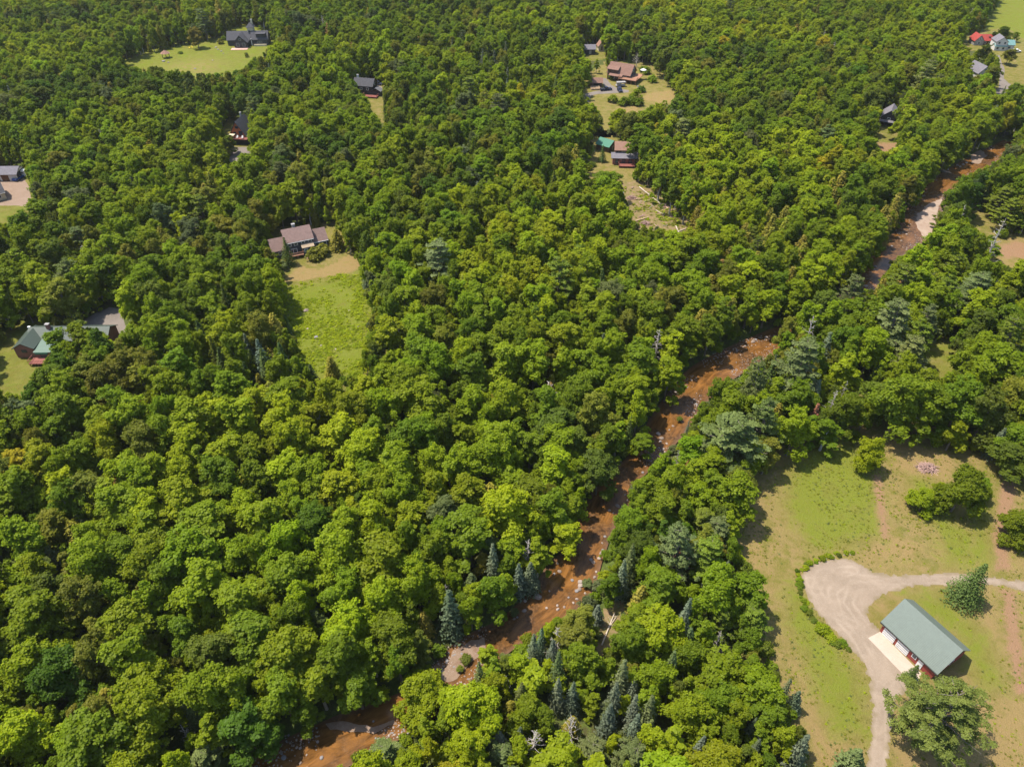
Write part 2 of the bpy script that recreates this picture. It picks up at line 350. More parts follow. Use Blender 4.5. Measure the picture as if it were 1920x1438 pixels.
def patch(name, polypx, z, m, jit=.25, step=1.0, thick=0, label=None):
    P = gp(polypx); out = []
    for i in range(len(P)):
        a, b = P[i], P[(i + 1) % len(P)]; n = max(1, int(np.hypot(*(b - a)) / step))
        for k in range(n):
            q = a + (b - a) * k / n; out.append((q[0] + (vnoise(q[0], q[1], 1.3, 5) - .5) * jit * 2, q[1] + (vnoise(q[0], q[1], 1.3, 6) - .5) * jit * 2))
    from mathutils.geometry import tessellate_polygon
    V = [(x, y, z) for x, y in out]; T = tessellate_polygon([[Vector(v) for v in V]])
    F = []
    for t in T:
        a, b, c = (Vector(V[i]) for i in t)
        F.append(list(t) if (b - a).cross(c - a).z > 0 else list(t)[::-1])
    return tag(link(name, mesh(name, V, F, [M[m]])), kind='structure')
DRIVE = [(1610, 1600), (1622, 1438), (1628, 1400), (1632, 1360), (1634, 1320), (1629, 1275), (1614, 1240), (1592, 1212), (1570, 1188), (1548, 1166),
         (1528, 1143), (1513, 1120), (1503, 1098), (1502, 1077), (1514, 1060), (1540, 1050), (1570, 1046), (1600, 1049), (1620, 1061), (1640, 1073),
         (1680, 1077), (1740, 1075), (1790, 1073), (1830, 1078), (1870, 1083), (1920, 1087), (2080, 1100), (2080, 1125), (1920, 1108), (1870, 1098),
         (1830, 1095), (1780, 1098), (1740, 1099), (1700, 1103), (1676, 1109), (1650, 1121), (1632, 1136), (1626, 1150), (1634, 1166), (1650, 1180),
         (1720, 1255), (1722, 1280), (1700, 1292), (1680, 1320), (1673, 1350), (1671, 1390), (1665, 1438), (1655, 1600)]
def drive_grid(name, polypx, z, m, step, ruts):
    P = gp(polypx); P = P[(P[:, 1] > 20)]; xs, ys, X, Y = sheet_grid(60 * 0 + max(P[:, 0].min(), 30), min(P[:, 0].max(), 140), max(P[:, 1].min(), 38), P[:, 1].max(), step)
    sd_ = sdist(X, Y, P); rut = np.zeros(X.shape)
    for rl in ruts:
        dd_ = segdist(X, Y, gp(rl), False) + (vnoise(X, Y, 4, 12) - .5) * .5; rut = np.maximum(rut, np.clip(1 - np.abs(dd_ - .85) / .4, 0, 1) * np.clip(vnoise(X, Y, 3, 13) * 1.5 - .35, 0, 1))
    worn = np.clip(1 + sd_ / .9 + (vnoise(X, Y, .9, 14) - .5) * 1.4, 0, 1); keep = sd_ < (vnoise(X, Y, .8, 15) - .5) * .8
    nx, ny = len(xs), len(ys); kk = keep[:-1, :-1] & keep[1:, 1:] & keep[:-1, 1:] & keep[1:, :-1]; jj, i_ = np.nonzero(kk); i0 = jj * nx + i_
    F = np.stack([i0, i0 + 1, i0 + nx + 1, i0 + nx], 1); used = np.unique(F); rm = np.full(nx * ny, -1); rm[used] = np.arange(len(used))
    return tag(link(name, mesh(name, np.stack([X, Y, np.full(X.shape, z)], -1).reshape(-1, 3)[used], rm[F], [M[m]], attrs={'rut': ('POINT', rut.ravel()[used]), 'worn': ('POINT', worn.ravel()[used])})), kind='structure')
drive_grid("driveway", DRIVE, .042, 'drive', .28, [[(1642, 1500), (1650, 1400), (1652, 1320), (1645, 1262), (1612, 1205), (1575, 1160), (1560, 1110), (1590, 1080), (1640, 1088), (1760, 1087), (1900, 1097), (2000, 1108)],
    [(1652, 1320), (1665, 1275), (1640, 1200), (1590, 1130), (1600, 1100), (1650, 1095)], [(1520, 1090), (1545, 1130), (1590, 1180)], [(1600, 1070), (1540, 1075), (1530, 1110), (1560, 1150), (1600, 1170)]])
patch("concrete_pad", [(1627.5, 1196), (1650, 1184), (1727, 1262), (1722, 1277), (1700, 1271)], .05, 'concrete', 0)
patch("west_parking", [(140, 612), (175, 590), (205, 576), (225, 578), (234, 605), (246, 626), (215, 634), (180, 630)], .036, 'asphalt')
patch("aframe_parking", [(438, 276), (470, 276), (472, 285), (462, 297), (440, 305), (425, 304), (434, 292)], .036, 'asphalt')
patch("cottage_drive", [(694, 150), (708, 150), (716, 160), (720, 182), (713, 182), (708, 166)], .036, 'drive')
patch("hill_drive", [(1094, 192), (1098, 176), (1120, 171), (1140, 168), (1132, 160), (1128, 148), (1136, 147), (1146, 160), (1158, 166), (1180, 170), (1178, 174), (1140, 176), (1120, 177), (1108, 180), (1104, 194)], .036, 'asphalt')
patch("farm_drive", [(1864, 104), (1874, 104), (1878, 118), (1884, 130), (1882, 148), (1896, 160), (1894, 174), (1884, 178), (1866, 180), (1864, 172), (1872, 166), (1874, 150), (1873, 126)], .04, 'asphalt')
patch("west_lot_gravel", [(-60, 336), (46, 336), (54, 350), (58, 372), (52, 388), (30, 386), (-60, 386)], .036, 'dirt')
patch("cabin_path", [(1014, 262), (1030, 258), (1034, 268), (1020, 272)], .036, 'dirt')
for nm_, P_, mm_ in (("gravel_bar", [(1768, 366), (1764, 385), (1758, 405), (1752, 428), (1747, 448), (1735, 443), (1724, 428), (1719, 410), (1724, 396), (1740, 380)], 'bar'),
                     ("gravel_bar", [(906, 1188), (910, 1222), (884, 1238), (858, 1264), (834, 1276), (826, 1262), (838, 1240), (850, 1216), (880, 1198)], 'barbrown'),
                     ("gravel_bar", [(1824, 302), (1822, 286), (1842, 276), (1852, 288), (1838, 303)], 'dirt'),
                     ("gravel_bar", [(612, 1352), (650, 1345), (700, 1356), (735, 1342), (742, 1352), (700, 1368), (655, 1366), (620, 1364)], 'barbrown')):
    patch(nm_, P_, -.95, mm_, .5)

# ---------------------------------------------------------------- foliage materials
def m_leaf(name, trans=.3, vlo=.72, vhi=1.3, rough=.55):
    m = mat(name); n = N(m)
    t = n.attr('tint', 'INSTANCER').outputs['Color']; v = n.attr('var').outputs['Fac']
    k = n.ramp(v, 0, 1, vlo, vhi); kc = n.n("ShaderNodeCombineColor"); n.l(k, kc.inputs[0]); n.l(n.math('POWER', k, .85), kc.inputs[1]); n.l(k, kc.inputs[2])
    col = n.mix(1.0, t, kc.outputs[0], 'MULTIPLY')
    d = n.n("ShaderNodeBsdfDiffuse"); n.l(col, d.inputs[0]); tr = n.n("ShaderNodeBsdfTranslucent"); n.l(n.mix(1.0, col, (1.1, 1.15, .6), 'MULTIPLY'), tr.inputs[0])
    mx = n.n("ShaderNodeMixShader"); mx.inputs[0].default_value = trans; n.l(d.outputs[0], mx.inputs[1]); n.l(tr.outputs[0], mx.inputs[2])
    gl = n.n("ShaderNodeBsdfGlossy"); gl.inputs['Roughness'].default_value = rough; gl.inputs[0].default_value = (1, 1, 1, 1)
    m2 = n.n("ShaderNodeMixShader"); m2.inputs[0].default_value = .006; n.l(mx.outputs[0], m2.inputs[1]); n.l(gl.outputs[0], m2.inputs[2])
    n.l(m2.outputs[0], n.out.inputs[0]); return m
M['leaf'] = m_leaf("broadleaf_foliage", .48, .8, 1.35); M['needle'] = m_leaf("needle_foliage", .12, .6, 1.3)
M['bark'] = plain("bark", (.17, .14, .11), .95, .3, 2.0); M['deadwood'] = plain("dead_wood", (.42, .37, .31), .9, .25, 2.0)
M['palebark'] = plain("pale_bark", (.42, .40, .35), .9, .3, 1.5)

def norm(a): return a / (np.linalg.norm(a, axis=-1, keepdims=True) + 1e-9)
def leaf_quads(P, Nn, sx, sy, r):
    """quads centred at P facing Nn"""
    n = len(P); Rn = r.normal(size=(n, 3)); T = norm(np.cross(Nn, Rn)); B = np.cross(Nn, T)
    sx = np.broadcast_to(sx, n)[:, None]; sy = np.broadcast_to(sy, n)[:, None]
    V = np.stack([P - T * sx, P - B * sy * .8, P + T * sx, P + B * sy], 1).reshape(-1, 3)
    return V, np.arange(4 * n).reshape(n, 4)
def clumps(Cc, rad, per, size, r, flat=1.0, up=.95, rough=.55, outw=None, ow=.35):
    k = len(Cc); rad = np.broadcast_to(rad, k); C2 = np.repeat(Cc, per, 0); r2 = np.repeat(rad, per)[:, None]
    D = norm(r.normal(size=(k * per, 3)) + np.array([0, 0, .45])); D[:, 2] *= flat
    Pp = C2 + D * r2 * (.40 + .95 * r.random((k * per, 1))) 
    o = 0 if outw is None else np.repeat(outw, per, 0) * ow
    Nn = norm(D * .75 + np.array([0, 0, up]) + o + r.normal(size=D.shape) * rough)
    s = size * (.75 + .5 * r.random(k * per)); V, F = leaf_quads(Pp, Nn, s * .62, s * .62, r)
    var = np.repeat(r.random(k), per) * .6 + r.random(k * per) * .4
    return V, F, var
def tube(path, rads, n=5):
    V = []; F = []
    for i, (p, q) in enumerate(zip(path, rads)):
        p = np.array(p, float); a = np.array(path[min(i + 1, len(path) - 1)], float) - np.array(path[max(i - 1, 0)], float); a /= np.linalg.norm(a) + 1e-9
        u = np.cross(a, [0.3, .9, .1]); u /= np.linalg.norm(u); v = np.cross(a, u)
        for k in range(n): th = 2 * math.pi * k / n; V.append(p + (u * math.cos(th) + v * math.sin(th)) * q)
    for i in range(len(path) - 1):
        for k in range(n): F.append((i * n + k, i * n + (k + 1) % n, (i + 1) * n + (k + 1) % n, (i + 1) * n + k))
    return np.array(V), np.array(F)
def joinVF(parts):
    V = []; F = []; o = 0
    for v, f in parts: V.append(v); F.append(f + o); o += len(v)
    return np.concatenate(V), np.concatenate(F)
class Proto:
    def __init__(s, crown, trunk, lm, tm, H, Rr, tname='trunk', cname='crown'):
        Vc, Fc, var = crown; s.H = H; s.R = Rr
        if Vc is not None: s.R = float(np.percentile(np.hypot(Vc[:, 0], Vc[:, 1]), 96)); s.H = float(np.percentile(Vc[:, 2], 99.7))
        s.tn = tname; s.cn = cname
        s.trunk = None if trunk is None else mesh(tname, trunk[0], trunk[1], [M[tm]])
        s.crown = None if Vc is None else mesh(cname, Vc, Fc, [M[lm]], attrs={'var': ('FACE', var)})
        if Vc is None: s.all = s.trunk
        elif trunk is None: s.all = s.crown
        else:
            V, F = joinVF([(Vc, Fc), trunk]); mi = np.r_[np.zeros(len(Fc)), np.ones(len(trunk[1]))]
            s.all = mesh(cname + "_and_" + tname, V, F, [M[lm], M[tm]], mi, {'var': ('FACE', np.r_[var, np.zeros(len(trunk[1])) + .5])})
def broadleaf(seed, Rr=5.0, H=15.0, lobes=11, per=22, leaves=46, size=.37, shape=1.0, open_=0.0, bark='bark'):
    r = np.random.default_rng(seed); base = H * (.15 - .05 * r.random()); ch = H - base; Cc = []; rd = []; ow = []; limbs = []
    cz = base + ch * .48
    lobes = int(lobes * 1.7)
    for i in range(lobes):
        if i == 0: L = np.array([r.normal() * .3, r.normal() * .3, H - ch * .17]); lr = Rr * .34
        else:
            th = 2 * math.pi * (i * .618 + r.random() * .16); ring = (i % 4)
            el = (-.15, .30, .66, .98)[ring] + r.normal() * .12; rr = (.70, .66, .50, .27)[ring] * Rr * (1 + r.normal() * .17)
            L = np.array([math.cos(th) * rr, math.sin(th) * rr, cz + (el - .30) * ch * .58 * shape]); lr = Rr * (.24 + .16 * r.random())
        limbs.append(L); m = int(per * .62 * (lr / Rr / .32) ** 1.6)
        D = norm(r.normal(size=(m, 3)) + np.array([0, 0, .5])); out = norm((L - np.array([0, 0, cz - ch * .15]))[None])
        D = norm(D + out * .4); P = L + D * np.array([lr, lr, lr * 1.15]) * (.55 + .6 * r.random((m, 1)))
        if open_: k = r.random(m) > open_; P = P[k]; D = D[k]
        Cc.append(P); ow.append(D); rd.append(Rr * .118 * (.6 + .8 * r.random(len(P))))
    m = lobes * 4; D = norm(r.normal(size=(m, 3))); P = np.array([0, 0, cz]) + D * np.array([Rr, Rr, ch * .45]) * .55 * r.random((m, 1)) ** .4
    Cc.append(P); ow.append(D); rd.append(np.full(m, Rr * .17))
    Cc = np.concatenate(Cc); rd = np.concatenate(rd); ow = np.concatenate(ow)
    cr = clumps(Cc, rd, leaves, size * .9, r, outw=ow, flat=.8, rough=.62)
    top = np.array([r.normal() * .4, r.normal() * .4, H * .78])
    T = [tube([(0, 0, -.3), (.1, 0, H * .25), tuple(top * .6 + np.array([0, 0, H * .1])), tuple(top)], [.30, .23, .15, .05], 6)]
    for L in limbs[1::2]: st = top * (.42 + .2 * r.random()); st[2] = max(st[2], base * .9); T.append(tube([tuple(st), tuple((st + L) / 2 + [0, 0, .4]), tuple(L)], [.11, .07, .02], 4))
    return Proto(cr, joinVF(T), 'leaf', bark, H, Rr)
def conifer(seed, H=14.0, Rr=2.7, tiers=24, nb=11, droop=.35, base=.08, dens=1.0, size=.40, power=.9, lm='needle'):
    r = np.random.default_rng(seed); P = []; Nn = []; var = []; S_ = []
    for t in range(tiers):
        f = (t + .3 * r.random()) / tiers; z = H * (base + (1 - base) * f); L = Rr * (1 - f) ** power * (1 + r.normal() * .06) + .12
        k = max(4, int(nb * (.5 + .6 * (1 - f)) * dens)); ph = r.random() * 6.28
        for b in range(k):
            th = ph + 2 * math.pi * b / k + r.normal() * .15; Lb = L * (.78 + .35 * r.random()); d = np.array([math.cos(th), math.sin(th), 0]); side = np.array([-d[1], d[0], 0]); bv = r.random()
            m = max(3, int(Lb / .24))
            for q in range(m):
                u = (q + .6) / m; zz = z - droop * Lb * u * u + .12 * Lb * u; w_ = (1 - u * .6) * .30 * Lb ** .6
                p = d * Lb * u + np.array([0, 0, zz]) + side * r.normal() * w_ * .8 + np.array([0, 0, r.normal() * .07])
                P.append(p); Nn.append(np.array([0, 0, 1.0]) + d * (.65 + droop * u) + r.normal(size=3) * .42); var.append(.5 * bv + .5 * r.random()); S_.append(size * (.7 + .5 * r.random()))
    P = np.array(P); Nn = norm(np.array(Nn)); S_ = np.array(S_); V, F = leaf_quads(P, Nn, S_ * .75, S_ * .45, r)
    tip = tube([(0, 0, -.3), (0, 0, H * .5), (0, 0, H * .99)], [.22, .13, .02], 5)
    return Proto((V, F, np.array(var)), tip, lm, 'bark', H, Rr)
def pine(seed, H=18.0, Rr=4.2, nbr=46, per=44, size=.27):
    r = np.random.default_rng(seed); Cc = []; ow = []; rd = []; T = [tube([(0, 0, -.3), (.15, .1, H * .5), (0, 0, H * .95)], [.34, .2, .04], 6)]
    for i in range(nbr):
        f = (i // 5 * 5 + 2.5 + r.normal() * .35) / nbr; z = H * (.20 + .78 * f); L = Rr * (1.05 - f) ** .55 * (.45 + .7 * r.random()) * (.75 + .5 * min(1, f * 4)); th = i * 2.4 + r.normal() * .3
        d = np.array([math.cos(th), math.sin(th), 0]); e = d * L + np.array([0, 0, z + .22 * L]); T.append(tube([(0, 0, z), tuple(d * L * .6 + [0, 0, z + .05 * L]), tuple(e)], [.08, .05, .02], 4))
        sdv = np.array([-d[1], d[0], 0])
        for q in range(max(3, int(L * 1.9))):
            u = .35 + .65 * (q + .5) / max(3, int(L * 1.9)); Cc.append(d * L * u + np.array([0, 0, z + .22 * L * u * u + r.normal() * .15]) + sdv * r.normal() * .34 * L * (1.1 - u * .5)); ow.append(d); rd.append(.42 + .22 * r.random())
    Cc = np.array(Cc); cr = clumps(Cc, np.array(rd) * .92, per, size, r, flat=.28, up=.9, rough=.55, outw=np.array(ow), ow=.2)
    return Proto(cr, joinVF(T), 'needle', 'bark', H, Rr)
def dead(seed, H=12.0, Rr=2.8, nb=26):
    r = np.random.default_rng(seed); T = [tube([(0, 0, -.3), (.2, .1, H * .5), (0, .2, H)], [.24, .15, .03], 6)]
    for i in range(nb):
        f = .22 + .75 * (i + r.random()) / nb; th = i * 2.4 + r.normal() * .4; L = Rr * (1.15 - f) * (.6 + .6 * r.random()); d = np.array([math.cos(th), math.sin(th), 0]); z = H * f
        e = d * L + np.array([0, 0, z + L * (.2 + .4 * r.random())]); mdl = d * L * .5 + np.array([0, 0, z + L * .1]); T.append(tube([(0, 0, z), tuple(mdl), tuple(e)], [.07, .05, .015], 4))
        for q in range(4):
            u = .3 + .6 * r.random(); p = mdl * (1 - u) + e * u; e2 = p + norm(d + r.normal(size=3) * .8) * L * .38; T.append(tube([tuple(p), tuple(e2)], [.035, .012], 3))
    return Proto((None, None, None), joinVF(T), None, 'deadwood', H, Rr, tname='branches')
def shrub(seed, Rr=1.6, H=2.4, per=34):
    r = np.random.default_rng(seed); D = norm(r.normal(size=(per, 3)) + np.array([0, 0, .5])); D[:, 2] = np.abs(D[:, 2])
    Cc = D * np.array([Rr * .8, Rr * .8, H * .62]) * (.55 + .5 * r.random((per, 1))) + np.array([0, 0, H * .22])
    cr = clumps(Cc, Rr * .27 * (.7 + .6 * r.random(per)), 30, .30, r, outw=D)
    return Proto(cr, joinVF([tube([(0, 0, -.2), (q * .1, .1, H * .4), (q * .4, .2 * q, H * .75)], [.06, .04, .01], 4) for q in (-1, 1, 2)]), 'leaf', 'bark', H, Rr, tname='stems', cname='foliage')
PR = {
 'broadleaf': [broadleaf(11), broadleaf(12, 4.6, 16, 10), broadleaf(13, 5.4, 15, 13, shape=.9), broadleaf(14, 4.2, 15, 9, shape=1.15), broadleaf(15, 5.0, 14, 12, open_=.12),
               broadleaf(16, 4.8, 16, 11, 24, 42, .44, 1.1), broadleaf(17, 3.4, 13, 8, 22, 42, .37, 1.3), broadleaf(18, 3.2, 14, 7, 22, 40, .36, 1.45, .1, 'palebark'), broadleaf(19, 3.6, 12, 8, 24, 42, .38, 1.1), broadleaf(20, 5.2, 16, 14, 20, 44, .40, 1.0, .15), broadleaf(21, 4.6, 10.5, 17, 30, 46, .33)],
 'spruce': [conifer(31), conifer(32, 15, 2.4, 26), conifer(33, 12, 2.8, 20, 12), conifer(34, 13, 2.2, 24, 9, .45), conifer(35, 13, 2.9, 36, 15, .3, .05, 1.1, .25)],
 'pine': [pine(41), pine(42, 17, 4.8, 50), pine(43, 19, 3.8, 44), pine(44, 17, 5.6, 56, 90, .17)],
 'cedar': [conifer(51, 12, 2.4, 26, 13, .1, .04, 1.1, .42, .55), conifer(52, 11, 2.7, 24, 13, .15, .04, 1.1, .45, .6), conifer(53, 13, 2.2, 28, 12, .1, .05, 1.1, .40, .6)],
 'dead': [dead(61), dead(62, 11, 3.2, 24), dead(63, 13, 2.3, 30)],
 'red': [conifer(71, 12, 2.2, 20, 9, .4, .1, .85), conifer(72, 11, 2.5, 18, 9, .35, .1, .85)],
 'shrub': [shrub(81), shrub(82, 1.9, 2.2, 40), shrub(83, 1.4, 2.8, 30)],
}
NAMES = {'broadleaf': ('broadleaf_tree', 'tree'), 'spruce': ('spruce_tree', 'spruce'), 'pine': ('pine_tree', 'pine'), 'cedar': ('cedar_tree', 'cedar'),
         'dead': ('dead_tree', 'dead tree'), 'red': ('withered_spruce', 'dead spruce'), 'shrub': ('shrub', 'shrub')}
NOUN = {'broadleaf': 'broadleaf tree', 'spruce': 'pointed spruce', 'pine': 'pine', 'cedar': 'conical cedar', 'dead': 'dead tree', 'red': 'withered conifer', 'shrub': 'shrub'}
PAL = {'deep green': (0.075, 0.128, .007), 'mid green': (0.126, 0.182, .006), 'fresh green': (0.171, 0.224, .005), 'lime green': (0.219, 0.267, .005), 'yellow-green': (.232, .272, .005),
       'olive green': (0.161, 0.165, .014), 'golden yellow': (.34, .300, .012), 'dull green': (0.112, 0.143, .012), 'grey-green': (.108, .132, .040),
       'blue-grey': (.115, .138, .078), 'dark green': (.070, .102, .022), 'pale olive': (.128, .150, .036), 'bronze green': (.195, .165, .020), 'rusty brown': (.29, .165, .045),
       'rust red': (.25, .105, .055), 'bleached grey': (1, 1, 1), 'pinkish brown': (.34, .20, .13)}

